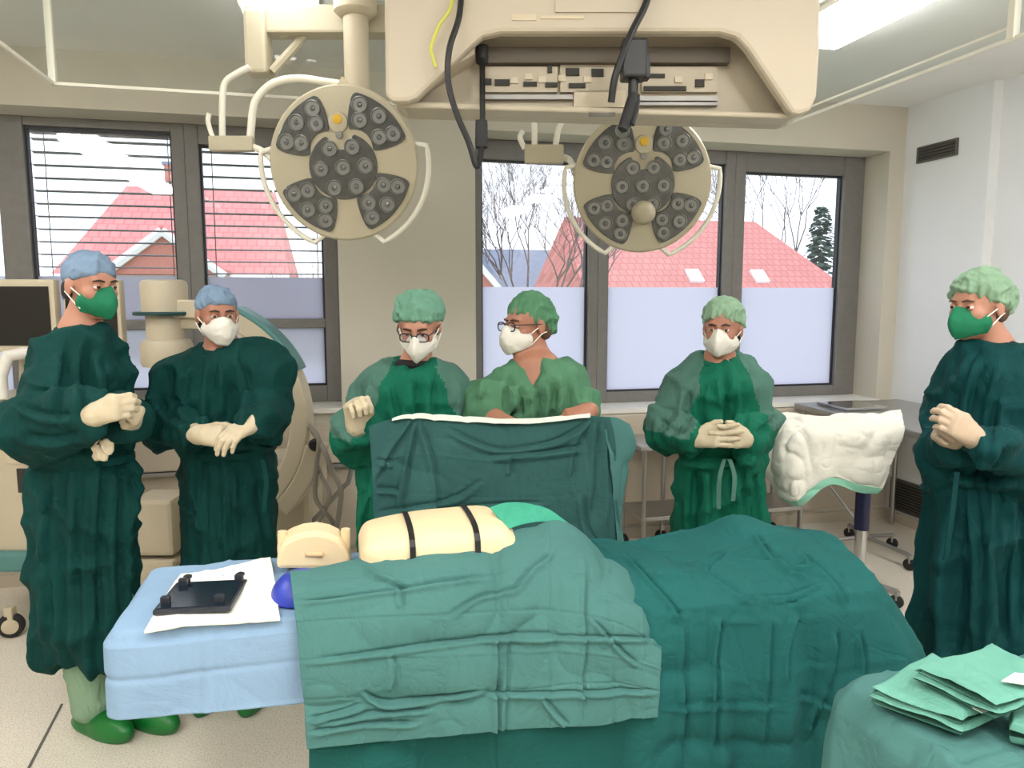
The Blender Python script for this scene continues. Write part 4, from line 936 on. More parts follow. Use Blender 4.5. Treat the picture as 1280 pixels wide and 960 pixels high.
# tablet in its clamp
tp = [onz(194, 767, .905), onz(292, 762, .905), onz(309, 725, .905), onz(214, 731, .905)]
ux = unit(tp[1]-tp[0]); uy = unit(tp[3]-tp[0]); uy = unit(uy-ux*(uy@ux)); un = np.cross(ux, uy); tcn = sum(tp)/4
L1 = np.linalg.norm(tp[1]-tp[0])/2; L2 = abs((tp[3]-tp[0])@uy)/2
tb = empty('tablet_computer', tuple(tcn-V(0, 0, .004)), 'dark tablet computer in a clamp holder on the white pad', 'tablet')
AX = [ux, uy, un]
MB().obox(tcn, AX, (L1, L2, .006), .004).build('case', 'tablet_case', tb)
MB().obox(tcn+un*.0065, AX, (L1*.92, L2*.9, .001)).build('screen', 'tablet', tb)
for f, g_ in ((-.72, .72), (.80, .86), (-.80, -.55), (.62, -.62)):
    p = tcn+ux*L1*f+uy*L2*g_; k = MB().obox(p+un*.014, AX, (.010, .008, .009), .003).build('clamp', 'tablet_case', tb)
for f in (-.66, .82):
    p = tcn+ux*L1*f+uy*L2*.95; MB().tube([p+un*.0, p+un*.016], .006, 10).lathe([(.005, 0), (.010, .003), (.010, .008), (.004, .011)], p+un*.014, un, 14).build('clamp_knob', 'black', tb, True)

# training mannequin: beige neck block, torso with two black straps
def pxy(px, py, Y): return ony(px, py, Y)
hb = empty('mannequin_head_support', tuple(pxy(393, 712, 1.93)), 'beige moulded block with two corner pegs beside the blue cushion', 'support')
Yh_ = 1.93; pts = [(345, 712), (347, 690), (353, 678), (364, 672), (378, 667), (396, 665), (412, 668), (424, 674), (432, 684), (438, 698), (440, 712)]
pol = [pxy(x, y, Yh_) for x, y in pts]; MB().prism(pol, (0, .10, 0)).build('body', 'mannequin', hb, False, .012)
for x, y in ((353, 664), (432, 661)):
    a = pxy(x, 690, Yh_+.05); b = pxy(x, y, Yh_+.05); MB().tube([a, b], [.013, .012], 14).build('peg', 'mannequin', hb, True)
e = pxy(393, 693, Yh_-.002); MB().tube([e-R0*.022, e+R0*.022], .007, 10).build('moulded_slot', 'mannequin_dark', hb, True)
# blue cushion
bc = SDF(V(-.3, 1.6, .8), V(.2, 2.0, 1.1), .006)
cb = pxy(372, 742, 1.76); bc.ell(cb+V(.004, .02, -.016), (.068, .078, .064), k=.01); bc.ell(cb+V(.03, .03, -.02), (.06, .07, .05), k=.03)
v_, q_ = bc.mesh(); v_[:, 2] = np.maximum(v_[:, 2], .889)
bo = tag(link('head_cushion', quadmesh('head_cushion', v_, q_), 'blue_plastic', None, True), 'dark blue rounded cushion peeking out beside the green drape', 'cushion')
# torso
tz = .90
def torso_ring(px, ztop, w, Yc=1.88):
    x = float(ony(px, 670, Yc)[0]); n = 20; out = []
    for a in np.linspace(0, 2*PI, n, endpoint=False):
        cs, sn = math.cos(a), math.sin(a); y = Yc+w*math.copysign(abs(cs)**.6, cs); h = (ztop-tz)/2; z = tz+h+h*math.copysign(abs(sn)**.55, sn); out.append(V(x, y, z))
    return out
zt0 = float(ony(470, 658, 1.88)[2]); zt1 = float(ony(600, 640, 1.88)[2])
prof = [(449, zt0-.035, .085), (455, zt0-.012, .105), (470, zt0, .12), (520, (zt0+zt1)/2+.003, .13), (560, zt1-.004, .135), (612, zt1-.004, .13), (632, zt1-.035, .12), (648, zt1-.075, .10), (655, zt1-.10, .08)]
rings = [torso_ring(*q) for q in prof]; rr_ = []
for i in range(20): rr_.append(catmull(np.array([r[i] for r in rings]), 44))
P = np.array(rr_).transpose(1, 0, 2); Vt = P.reshape(-1, 3); Q = grid_quads(44, 20, True)
mq = empty('training_mannequin', (.35, 1.88, tz), 'beige lying mannequin torso strapped with two black bands on the table', 'mannequin')
me = quadmesh('torso', Vt, Q); bm = bmesh.new(); bm.from_mesh(me); bmesh.ops.holes_fill(bm, edges=bm.edges[:]); bmesh.ops.recalc_face_normals(bm, faces=bm.faces[:]); bm.to_mesh(me); bm.free()
link('torso', me, 'mannequin', mq, True)
for px in (508, 588):
    xs = float(ony(px, 660, 1.88)[0]); i = np.argmin(np.abs(P[:, 0, 0]-xs)); ring = P[i]; c0 = ring.mean(0); vs_ = []
    for dx in (-.007, .007):
        for o_ in (.002, .006):
            vs_ += [p+unit((p-c0)*V(0, 1, 1))*o_+V(dx, 0, 0) for p in ring]
    n = 20; fs = []
    for a, b in ((0, 1), (1, 3), (3, 2), (2, 0)): fs += [(a*n+j, a*n+(j+1) % n, b*n+(j+1) % n, b*n+j) for j in range(n)]
    MB().add(vs_, fs).build('strap', 'black', mq)

# ---- green drape over the near side of the mannequin
def C3(lst): return [pxy(*q) for q in lst]
top = [(362, 712, 1.77), (430, 697, 1.80), (520, 681, 1.81), (600, 671, 1.81), (660, 656, 1.84), (705, 652, 1.86), (750, 686, 1.83), (795, 726, 1.78), (830, 764, 1.70)]
mid = [(365, 738, 1.68), (430, 726, 1.69), (520, 716, 1.69), (600, 708, 1.70), (660, 700, 1.71), (705, 702, 1.72), (752, 722, 1.70), (796, 752, 1.665), (829, 786, 1.65)]
lo1 = [(369, 774, 1.635), (432, 768, 1.63), (520, 764, 1.63), (602, 760, 1.63), (662, 756, 1.63), (708, 758, 1.63), (754, 768, 1.625), (797, 786, 1.62), (828, 808, 1.615)]
lo2 = [(374, 830, 1.61), (434, 828, 1.60), (522, 826, 1.61), (604, 822, 1.595), (664, 820, 1.61), (710, 820, 1.595), (756, 824, 1.60), (798, 832, 1.59), (826, 840, 1.59)]
lo3 = [(380, 888, 1.60), (438, 884, 1.59), (524, 884, 1.605), (606, 872, 1.58), (666, 870, 1.60), (712, 866, 1.58), (758, 864, 1.59), (798, 866, 1.58), (824, 870, 1.585)]
hm = [(384, 936, 1.595), (440, 930, 1.585), (524, 922, 1.60), (606, 914, 1.575), (666, 910, 1.60), (712, 908, 1.575), (758, 906, 1.59), (798, 900, 1.575), (822, 896, 1.58)]
v_, q_ = patch([C3(r) for r in (top, mid, lo1, lo2, lo3, hm)], 170, 230, amp=.010, scale=6, seed=31, creases_u=(.2, .42, .565, .78, .9), creases_v=(.24, .42, .58, .76), ca=.003, st=(1, 1, 1), la=.010, lw=2.6, lines=[((371, 749), (491, 736), (609, 720)), ((376, 826), (491, 813), (618, 795), (700, 792)), ((387, 899), (420, 893), (455, 881)), (1.5, (455, 865), (482, 879), (540, 872), (600, 863)), (1.6, (623, 795), (622, 870), (623, 930)), ((638, 800), (635, 860), (632, 917)), ((510, 736), (473, 722), (451, 704)), ((600, 797), (720, 796), (823, 797)), ((600, 866), (720, 866), (820, 863)), ((733, 700), (734, 790), (730, 900)), ((492, 820), (496, 845), (490, 868)), ((400, 905), (470, 890), (540, 884)), ((388, 915), (450, 903), (520, 902)), ((500, 735), (505, 760)), ((740, 770), (780, 815), (800, 830)), ((640, 740), (660, 715), (690, 690)), ((560, 770), (600, 745), (650, 735)), ((680, 870), (700, 895), (710, 905))])
tag(cloth_obj('green_drape', v_, q_, 'drape_light'), 'light grey-green surgical drape hanging over the near side of the table', 'drape')
# turned-back bright edge on top of the hip
tb_ = [[(612, 640, 1.86), (640, 633, 1.87), (680, 640, 1.88), (716, 664, 1.87), (745, 688, 1.85)], [(622, 652, 1.845), (645, 646, 1.86), (682, 648, 1.87), (714, 668, 1.86), (745, 692, 1.84)], [(634, 668, 1.815), (655, 661, 1.845), (684, 657, 1.855), (712, 668, 1.85), (744, 696, 1.83)]]
v_, q_ = patch([[pxy(*q)+V(0, -.0, .012) for q in r] for r in tb_], 50, 60, amp=.005, scale=14, seed=8)
tag(cloth_obj('folded_drape', v_, q_, 'drape_inner'), 'bright mint drape folded back over the mannequin hip', 'drape')
# darker under-drape whose hem shows below
ud = [[(388, 900, 1.63), (470, 890, 1.625), (560, 885, 1.63), (640, 880, 1.62), (720, 876, 1.63), (818, 868, 1.625)]]
r0_ = C3(ud[0]); rowsU = [r0_]
for z in (.62, .52, .40, .28): rowsU.append([V(p[0]*1.0+.006*math.sin(i*2+z*9), p[1]+.02*math.sin(i*2.4+z*5), z) for i, p in enumerate(r0_)])
v_, q_ = patch(rowsU, 70, 150, amp=.006, scale=7, seed=41, creases_u=(.3, .55, .82), creases_v=(.35,), ca=.006)
tag(cloth_obj('under_drape', v_, q_, 'drape_deep'), 'darker green drape hanging below the hem of the light drape', 'drape')

# ---- deep green drape over the foot end
bp_ = pxy(925, 652, 1.99)
def zfoot(x, y):
    z = .856-.045*np.clip((1.75-y)/.12, 0, 1)
    z = z+.07*np.exp(-((x-1.20)/.11)**2-((y-2.00)/.10)**2)+.055*np.exp(-((x-1.36)/.12)**2-((y-1.88)/.12)**2)+.03*np.exp(-((x-.62)/.15)**2-((y-1.85)/.12)**2)
    return z+.006*np.sin(x*19+y*9)
def hemf(t, x, y): return .06+.02*math.sin(x*9+y*7)
v_, q_ = drape_box(.70, 1.46, 1.63, 2.10, zfoot, hemf, cr=.07, wave=.013, nw=7, flare=.05, seed=7, amp=.012, scale=4.5, ntop=60, nsk=80, npm=420, flare_dir=lambda n, B: .26*np.clip(n[:, 0], 0, 1)**2, rnd=.03, grid=(.15, .19, .21), ca=.003, la=.012, lw=2.8, lines=[(1.2, (781, 693), (834, 749), (855, 775)), ((828, 765), (897, 768), (940, 770), (1020, 741)), (1.5, (905, 770), (898, 850), (895, 950)), ((858, 781), (857, 860), (855, 950)), ((967, 775), (960, 860), (956, 950)), (1.8, (1046, 790), (1037, 855), (1010, 930)), ((1075, 790), (1082, 840), (1070, 890)), ((996, 866), (1030, 878), (1067, 897)), ((828, 882), (900, 878), (972, 879)), ((866, 701), (908, 727), (945, 754)), ((945, 664), (967, 696), (1020, 722)), ((880, 692), (950, 700), (1030, 705)), ((820, 720), (870, 715), (920, 690)), ((930, 745), (985, 740), (1030, 725)), ((1000, 690), (1040, 720), (1060, 760)), ((1010, 760), (990, 810), (985, 860))])
tag(cloth_obj('foot_drape', v_, q_, 'drape_mid'), 'deep green drape covering the foot end of the table and flaring to the floor', 'drape')

# ---- drape held up as a screen behind the table
S_ = 2.36
sr_ = [
 [(461, 533, 2.36), (490, 524, 2.37), (520, 521, 2.38), (570, 525, 2.38), (640, 527, 2.38), (690, 526, 2.37), (738, 520, 2.36), (762, 522, 2.38)],
 [(464, 570, 2.35), (492, 566, 2.36), (522, 562, 2.37), (572, 566, 2.36), (640, 572, 2.35), (692, 566, 2.36), (742, 558, 2.36), (770, 556, 2.38)],
 [(466, 620, 2.33), (494, 618, 2.36), (524, 616, 2.33), (574, 620, 2.35), (642, 622, 2.33), (694, 620, 2.35), (746, 612, 2.33), (772, 612, 2.37)],
 [(468, 680, 2.31), (496, 680, 2.34), (526, 680, 2.31), (576, 680, 2.33), (644, 680, 2.31), (698, 682, 2.34), (750, 688, 2.31), (778, 692, 2.36)],
 [(470, 740, 2.30), (498, 740, 2.33), (528, 740, 2.30), (578, 740, 2.32), (646, 740, 2.30), (700, 742, 2.33), (752, 748, 2.30), (784, 750, 2.35)]]
v_, q_ = patch([C3(r) for r in sr_], 130, 170, amp=.009, scale=6, seed=51, creases_u=(.33, .52, .60, .86), creases_v=(.28, .5, .72), ca=.002, st=(1, 1, .8), la=.012, lw=3.0, lines=[(1.2, (609, 570), (682, 564), (728, 557)), ((518, 526), (495, 560), (472, 600)), ((522, 528), (512, 580), (500, 640)), ((528, 530), (545, 590), (548, 650)), ((560, 535), (620, 560), (690, 552), (735, 528)), ((741, 528), (722, 560), (716, 600)), ((748, 528), (746, 570), (742, 640)), ((757, 530), (762, 580), (764, 660)), ((640, 570), (641, 595)), ((470, 575), (492, 577)), ((470, 610), (500, 612)), ((530, 640), (600, 632), (680, 628)), ((470, 640), (560, 625), (600, 600)), ((730, 620), (735, 660), (760, 690))])
sd_ = empty('screen_drape', tuple(pxy(620, 740, 2.34)), 'dark green drape held upright as a screen by the two people behind the table', 'drape')
cloth_obj('cloth', v_, q_, 'drape_screen', sd_)
# pale turned top edge and the loose flap at its right end
eg = [[(490, 523, 2.37), (520, 517, 2.39), (570, 520, 2.39), (640, 523, 2.39), (690, 521, 2.38), (738, 516, 2.36)], [(490, 525, 2.355), (520, 523, 2.362), (570, 527, 2.362), (640, 529, 2.362), (690, 527, 2.352), (738, 521, 2.345)]]
v_, q_ = patch([C3(r) for r in eg], 14, 120, amp=.003, scale=12, seed=3); cloth_obj('pale_edge', v_, q_, 'drape_edge', sd_)
fp = [[(752, 521, 2.37), (770, 522, 2.40), (786, 530, 2.42)], [(758, 548, 2.37), (778, 545, 2.40), (795, 556, 2.42)], [(764, 580, 2.36), (782, 578, 2.40), (786, 584, 2.42)], [(770, 640, 2.35), (776, 640, 2.38), (778, 642, 2.40)], [(772, 690, 2.34), (780, 690, 2.37), (784, 692, 2.38)]]
v_, q_ = patch([C3(r) for r in fp], 60, 30, amp=.006, scale=10, seed=13); cloth_obj('loose_flap', v_, q_, 'drape_light', sd_)

# pale tag-like glove tucked in the first man's belt
tg = pp(122, 560, 2.58-.235); gl_ = SDF(tg-.1, tg+.1, .003); gR = np.array([R0, FH, ZUP])
for dx, dz, rx, rz in ((-.006, .035, .010, .024), (-.028, .022, .008, .016), (.028, .002, .020, .024), (0, -.005, .016, .018), (-.004, -.028, .018, .016), (.016, -.026, .014, .016)): gl_.ell(tg+R0*dx+ZUP*dz, (rx, .009, rz), gR, k=.006)
v_, q_ = gl_.mesh(); n_ = normals(v_, q_); v_ = v_+n_*wrinkle(v_, .006, 40, 2)[:, None]
tag(link('crumpled_glove', quadmesh('crumpled_glove', v_, q_), 'glove', None, True), 'crumpled cream glove tucked at the belt of the leftmost man', 'glove')

# ================================================================== FOREGROUND TABLE WITH PACKS
zf = .86; fx0, fx1, fy0, fy1 = .93, 1.75, .62, 1.20
ft_ = empty('side_table', (1.3, .9, 0), 'small instrument table under the pale green cloth in the foreground corner', 'table')
MB().box((fx0+.02, fy0+.02, zf-.04), (fx1-.02, fy1-.02, zf-.014), .006).build('top', 'steel', ft_)
for x in (fx0+.05, fx1-.05):
    for y in (fy0+.05, fy1-.05): MB().tube([(x, y, .0), (x, y, zf-.04)], .014, 10).build('leg', 'steel', ft_, True)
v_, q_ = drape_box(fx0, fx1, fy0, fy1, lambda x, y: zf+.004*np.sin(x*14)+0*y, lambda t, x, y: .42+.03*math.sin(x*11), cr=.06, wave=.012, nw=9, flare=.05, seed=17, amp=.007, scale=6, grid=(.21, .23, 0), ca=.004, rnd=.03)
tag(cloth_obj('table_cover', v_, q_, 'drape_light'), 'pale green cloth over the foreground table holding folded packs', 'drape')
def pack(pxs, z0, th, label, seed, layers=2, lab=None):
    c = [onz(x, y, z0+th) for x, y in pxs]; A_ = np.array(c); root = empty('folded_pack', tuple(V(A_[:, 0].mean(), A_[:, 1].mean(), z0)), label, 'drape pack', 'folded green drape packs')
    cen = A_.mean(0); n = 34
    for l in range(layers):
        sdf = []; t0 = z0+th*l/layers; t1 = z0+th*(l+1)/layers-.002
        u, v = np.meshgrid(np.linspace(0, 1, n), np.linspace(0, 1, n)); u = u.ravel(); v = v.ravel()
        ins = .004*l; B_ = cen+(A_-cen)*(1-ins*4)
        P_ = ((B_[0][None]*(1-u)[:, None]+B_[1][None]*u[:, None])*(1-v)[:, None]+(B_[3][None]*(1-u)[:, None]+B_[2][None]*u[:, None])*v[:, None])
        edge = np.minimum(np.minimum(u, 1-u), np.minimum(v, 1-v)); sof = np.clip(edge/.06, 0, 1)**.5
        mid_ = (t0+t1)/2; hh = (t1-t0)/2; wz_ = wrinkle(P_, .006, 12, seed+l)
        up = P_.copy(); up[:, 2] = mid_+hh*sof+wz_+.004; dn = P_.copy(); dn[:, 2] = mid_-hh*sof
        q = grid_quads(n, n); Vt = np.vstack([up, dn]); Qq = np.vstack([q, q[:, ::-1]+n*n])
        cloth_obj('folded_layer', Vt, Qq, 'pack', root, 0)
    if lab:
        L = [onz(x, y, z0+th+.010) for x, y in lab]; MB().prism(L, (0, 0, .002)).build('paper_label', 'pack_label', root)
pack([(1204, 898), (1262, 872), (1165, 812), (1088, 858)], zf+.012, .035, 'folded green drape pack with pale stripe lying lower on the foreground table', 4, 2, [(1216, 886), (1228, 892), (1250, 884), (1206, 862)])
pack([(1246, 880), (1330, 850), (1240, 806), (1142, 832)], zf+.058, .030, 'folded green drape pack lying on top of the other pack', 9, 2, [(1252, 852), (1290, 858), (1300, 845), (1268, 842)])
pack([(1262, 908), (1340, 925), (1330, 868), (1262, 886)], zf+.012, .03, 'dark wrapped green pack at the right edge of foreground table', 14, 1)

# ================================================================== CEILING EQUIPMENT
def frame_facing(nrm):
    n = unit(nrm); x = unit(np.cross(ZUP, n)); return np.array([x, np.cross(n, x), n])     # rows: right, up, out (towards viewer)
def blob(fn, n=40): return [fn(t) for t in np.linspace(0, 2*PI, n, endpoint=False)]
def surgical_lamp(px, py, d, rad, nrm, label, roll=0.0, knob=False):
    c = pp(px, py, d); A_ = frame_facing(nrm); cr, sr = math.cos(roll), math.sin(roll)
    X, Y, Z = A_[0]*cr+A_[1]*sr, A_[1]*cr-A_[0]*sr, A_[2]; L = lambda x, y, z=0: c+(X*x+Y*y+Z*z)*rad
    lamp = empty('surgical_lamp', tuple(c), label, 'lamp', 'ceiling surgical lamps')
    MB().lathe([(.25*rad, -.34*rad), (.6*rad, -.30*rad), (.90*rad, -.18*rad), (.99*rad, -.06*rad), (1.0*rad, 0), (.975*rad, .03*rad), (.93*rad, .035*rad), (.01*rad, .045*rad)], c, Z, 64).build('housing', 'lamp_body', lamp, True)
    lens0 = None
    def lens(x, y, s_, par):
        nonlocal lens0
        if lens0 is None:
            p = L(x, y, .075); o = MB().lathe([(.100*rad, -.008), (.106*rad, .004), (.096*rad, .006), (.084*rad, .001)], p, Z, 20).build('lens_ring', 'lens_ring', par, True)
            q = MB().lathe([(.082*rad, -.004), (.076*rad, .000), (.040*rad, -.001), (.030*rad, .004), (.008*rad, .006)], p, Z, 18).build('lens', 'lens', o, True); lens0 = (o, q, p); return
        o0, q0, p0 = lens0; o = o0.copy(); COL.objects.link(o); o.parent = par; o.location = Vector(np.array(o0.location)+L(x, y, .075)-p0+(worldloc(o0.parent)-worldloc(par)))
        q = q0.copy(); COL.objects.link(q); q.parent = o
    def window_(pts, name='light_window'):
        for _ in range(2):     # round the corners
            q_ = []
            for i in range(len(pts)):
                a_, b_ = np.array(pts[i]), np.array(pts[(i+1) % len(pts)]); q_ += [tuple(a_*.75+b_*.25), tuple(a_*.25+b_*.75)]
            pts = q_
        m = MB().prism([L(x, y, .04) for x, y in pts], Z*.028*rad); return m.build(name, 'lamp_glass', lamp, False, .003)
    # centre cluster (notched at the top by the sensor boss)
    cen = [(.46*math.cos(t)*(1.0), .44*math.sin(t)*.98-.03) for t in np.linspace(PI*.62, PI*2.38, 24)]+[(.14, .24), (.08, .19), (0, .175), (-.08, .19), (-.14, .24)]
    wc = window_(cen)
    for k in range(6): t = PI/2+PI/3*(k+.5); lens(.30*math.cos(t), .29*math.sin(t)-.05, 1, wc)
    lens(0, -.05, 1, wc)
    # four outer clusters
    for q, (a0, a1) in enumerate(((14, 77), (103, 166), (196, 256), (284, 344))):
        a0, a1 = math.radians(a0), math.radians(a1); ts = np.linspace(a0, a1, 6); am = (a0+a1)/2
        inner = .47; pts = [(.92*math.cos(t), .92*math.sin(t)) for t in ts]
        pin = [(inner*math.cos(t)+(0), inner*math.sin(t)) for t in np.linspace(a1, a0, 5)]
        pin = [(x*(.98+.10*math.cos((math.atan2(y, x)-am)*4)) , y*(.98+.10*math.cos((math.atan2(y, x)-am)*4))) for x, y in pin]
        poly = pts+pin; wq = window_(poly)
        for n, rr__, sh_ in ((3, .78, 0), (2, .60, 0)):
            for k in range(n): t = a0+(a1-a0)*(k+.5)/n; lens(rr__*math.cos(t), rr__*math.sin(t), 1, wq)
    # boss with the amber mark and the small dark sensor
    MB().lathe([(.13*rad, .0), (.125*rad, .035*rad), (.10*rad, .045*rad)], L(0, .52, .04), Z, 24).build('boss', 'lamp_body', lamp, True)
    MB().lathe([(.065*rad, 0), (.06*rad, .012*rad), (.03*rad, .02*rad)], L(0, .56, .085), Z, 16).build('amber_mark', 'amber', lamp, True)
    MB().lathe([(.05*rad, 0), (.045*rad, .012*rad), (.02*rad, .014*rad)], L(0, .36, .075), Z, 16).build('sensor', 'lens_ring', lamp, True)
    if knob: MB().lathe([(.17*rad, 0), (.17*rad, .12*rad), (.13*rad, .20*rad), (.05*rad, .24*rad)], L(0, -.42, .04), Z, 24).build('handle_cap', 'lamp_body', lamp, True)
    # rails round the rim
    for s_, a0, a1 in ((1, -68, 8), (-1, -62, 12)):
        arc = [L(s_*1.13*math.cos(math.radians(t)), 1.13*math.sin(math.radians(t)), -.02) for t in np.linspace(a0, a1, 18)]
        pa = [L(s_*.97*math.cos(math.radians(a0-5)), .97*math.sin(math.radians(a0-5)), -.05)]+arc+[L(s_*.97*math.cos(math.radians(a1+4)), .97*math.sin(math.radians(a1+4)), -.05)]
        MB().tube(pa, .035*rad, 10).build('grip_rail', 'metal_white', lamp, True)
    return lamp, L
LAMP_R = .305
lampL, LL = surgical_lamp(430, 205, 3.10, LAMP_R, -FH*1-ZUP*.12-R0*.05, 'surgical lamp on a cream pole hanging before the left pillar', .06)
lampR, LRt = surgical_lamp(803, 228, 3.30, .300, -FH*1-ZUP*.16+R0*.02, 'surgical lamp with knob hanging before the right windows below the pendant', .03, True)
def tubes(parent, specs, m='metal_white'):
    for nm, pts, r in specs: MB().tube(smooth_path(pts, 6), r, 10).build(nm, m, parent, True)
P3 = lambda x, y, d=3.14: pp(x, y, d)
# left lamp suspension: pole from the ceiling, beam, bent yoke tubes, hinge plate
top = pp(447, -120, 3.12); bot = pp(447, 122, 3.12); xy = bot.copy(); 
MB().tube([bot, V(bot[0], bot[1], ZC)], .050, 24).build('pole', 'beige', lampL, True)
fl = pp(452, 22, 3.12); MB().lathe([(.06, 0), (.085, .02), (.085, .12), (.075, .14)], V(bot[0], bot[1], fl[2]), (0, 0, 1), 28).build('pole_collar', 'beige_dark', lampL, True)
MB().tube([bot-V(0, 0, .0), LL(0, .98, -.12)], .045, 16).build('pole_end', 'beige_dark', lampL, True)
a = pp(310, 28, 3.22); b = pp(486, 28, 3.22); h = 16*3.2/F
MB().obox((a+b)/2, [R0, FH, ZUP], (np.linalg.norm(b-a)/2, .05, h), .01).build('arm_beam', 'lamp_body', lampL)
a = pp(323, 15, 3.20); b = pp(323, 95, 3.20); MB().obox((a+b)/2, [R0, FH, ZUP], (.045, .05, abs(a[2]-b[2])/2), .015).build('arm_knuckle', 'lamp_body', lampL)
MB().tube([pp(350, 45, 3.22), pp(385, 40, 3.24), pp(340, 90, 3.2)], .02, 8).build('arm_cable', 'lamp_body', lampL, True)
tubes(lampL, [('yoke_tube', [P3(312, 84), P3(296, 92), P3(281, 104), P3(278, 128), P3(278, 172)], .013), ('yoke_tube', [P3(313, 172), P3(316, 140), P3(322, 122), P3(342, 104), P3(372, 98), P3(405, 102), P3(432, 106)], .016)])
MB().obox(P3(290, 180), [R0, FH, ZUP], (.09, .02, .03), .006).build('hinge_plate', 'lamp_body', lampL)
tubes(lampL, [('hinge_lever', [P3(266, 172), P3(260, 152), P3(262, 142)], .010), ('hinge_rod', [P3(312, 182), P3(330, 190), LL(-.96, .1, -.05)], .014)])
# right lamp suspension
P4 = lambda x, y, d=3.36: pp(x, y, d)
MB().obox(P4(680, 193), [R0, FH, ZUP], (.085, .02, .04), .006).build('hinge_plate', 'lamp_body', lampR)
tubes(lampR, [('yoke_tube', [P4(668, 184), P4(668, 160), P4(666, 140), P4(664, 100)], .013), ('yoke_tube', [P4(694, 184), P4(698, 162), P4(704, 146), P4(710, 120), P4(712, 90)], .013), ('hinge_rod', [P4(700, 196), P4(712, 200), LRt(-.97, .15, -.05)], .014), ('hinge_lever', [P4(656, 186), P4(650, 172), P4(654, 164)], .012)])
MB().tube([LRt(0, .95, -.15), P4(803, 100), P4(803, 60), V(P4(803, 60)[0], P4(803, 60)[1], ZC)], .045, 16).build('pole', 'beige', lampR, True)
MB().tube([P4(664, 100), P4(712, 90), P4(803, 70)], .03, 12).build('arm_beam', 'lamp_body', lampR, True)

# ---- ceiling supply pendant
DC = 2.2
cs = empty('supply_pendant', tuple(pp(750, 145, DC+.15)), 'large cream ceiling supply pendant with a row of sockets above the lamps', 'pendant')
E3 = [R0, FH, ZUP]
def cp_(x, y, dd=0): return pp(x, y, DC+dd)
shell = [(480, -40), (1027, -40), (1026, 60), (1022, 120), (1014, 138), (1000, 143), (990, 142), (935, 60), (922, 46), (900, 40), (625, 40), (603, 45), (590, 56), (522, 122), (510, 127), (490, 127), (481, 118)]
MB().prism([cp_(x, y) for x, y in shell], FH*.05).build('front_shell', 'console', cs, False, .012)
body = [(484, -40), (1022, -40), (1018, 136), (1000, 142), (500, 128), (486, 122)]
back = [cp_(x, y)+FH*.14 for x, y in body]; MB().prism(back, FH*.07).build('housing', 'console_panel', cs, False, .01)
MB().prism([cp_(488, 120)+FH*.05, cp_(1005, 136)+FH*.05, cp_(1000, 143)+FH*.05, cp_(500, 129)+FH*.05], FH*.09).build('lower_rim', 'console_panel', cs, False, .006)
for x0, x1 in ((484, 592), (928, 1020)):      # side cheeks behind the fins
    MB().prism([cp_(x0, -20)+FH*.05, cp_(x1, -20)+FH*.05, cp_(x1, 56)+FH*.05, cp_(x1 if x0 < 500 else x0+62, 60 if x0 < 500 else 120)+FH*.05, cp_(x0+8 if x0 < 500 else x1-6, 122 if x0 < 500 else 134)+FH*.05], FH*.09).build('side_cheek', 'console', cs)
MB().prism([cp_(596, 44)+FH*.10, cp_(926, 44)+FH*.10, cp_(926, 64)+FH*.10, cp_(596, 64)+FH*.10], FH*.045).build('shadow_slot', 'slot_shade', cs)  # solid dark brown strip, its colour standing in for shade inside the upper slot
def panel(x0, y0, x1, y1, dd, m, name, th=.012): MB().prism([cp_(x0, y0)+FH*dd, cp_(x1, y0)+FH*dd, cp_(x1, y1)+FH*dd, cp_(x0, y1)+FH*dd], FH*th).build(name, m, cs)
panel(598, 66, 700, 100, .125, 'console_panel', 'socket_panel'); panel(704, 64, 776, 100, .125, 'console_panel', 'socket_panel'); panel(812, 66, 912, 100, .125, 'console_panel', 'socket_panel')
panel(598, 104, 720, 110, .12, 'steel_matte', 'equipment_rail', .02); panel(796, 106, 912, 112, .12, 'steel_matte', 'equipment_rail', .02); panel(722, 98, 790, 120, .125, 'beige', 'cover_plate'); panel(796, 114, 912, 118, .12, 'steel_matte', 'equipment_rail', .02)
for x, y, ww, hh in ((606, 87, 7, 4), (627, 88, 10, 4), (664, 90, 9, 3), (692, 91, 8, 3), (720, 74, 9, 5), (753, 75, 8, 5), (726, 92, 11, 3), (827, 79, 15, 2.5), (842, 96, 28, 3), (888, 89, 6, 5), (690, 70, 3, 5)):
    panel(x-ww, y-hh, x+ww, y+hh, .118, 'vent_dark', 'socket', .006)
for x, y in ((643, 85), (662, 80), (680, 84), (706, 82), (740, 84), (860, 84), (900, 80)): panel(x-5, y-4, x+5, y+4, .119, 'beige', 'socket_plate', .006)
panel(694, -30, 800, 16, -.006, 'console', 'cover_plate', .01)
panel(640, 18, 670, 26, -.004, 'beige_dark', 'type_plate', .006); panel(676, 20, 730, 24, -.004, 'beige_dark', 'type_plate', .006)
panel(738, 136, 772, 140, .045, 'vent', 'rim_slot', .006)
MB().tube([cp_(640, -40)+FH*.2, V(*(cp_(640, -40)+FH*.2)[:2], ZC)], .06, 20).build('ceiling_column', 'console', cs, True)
MB().tube([cp_(860, -40)+FH*.2, V(*(cp_(860, -40)+FH*.2)[:2], ZC)], .06, 20).build('ceiling_column', 'console', cs, True)

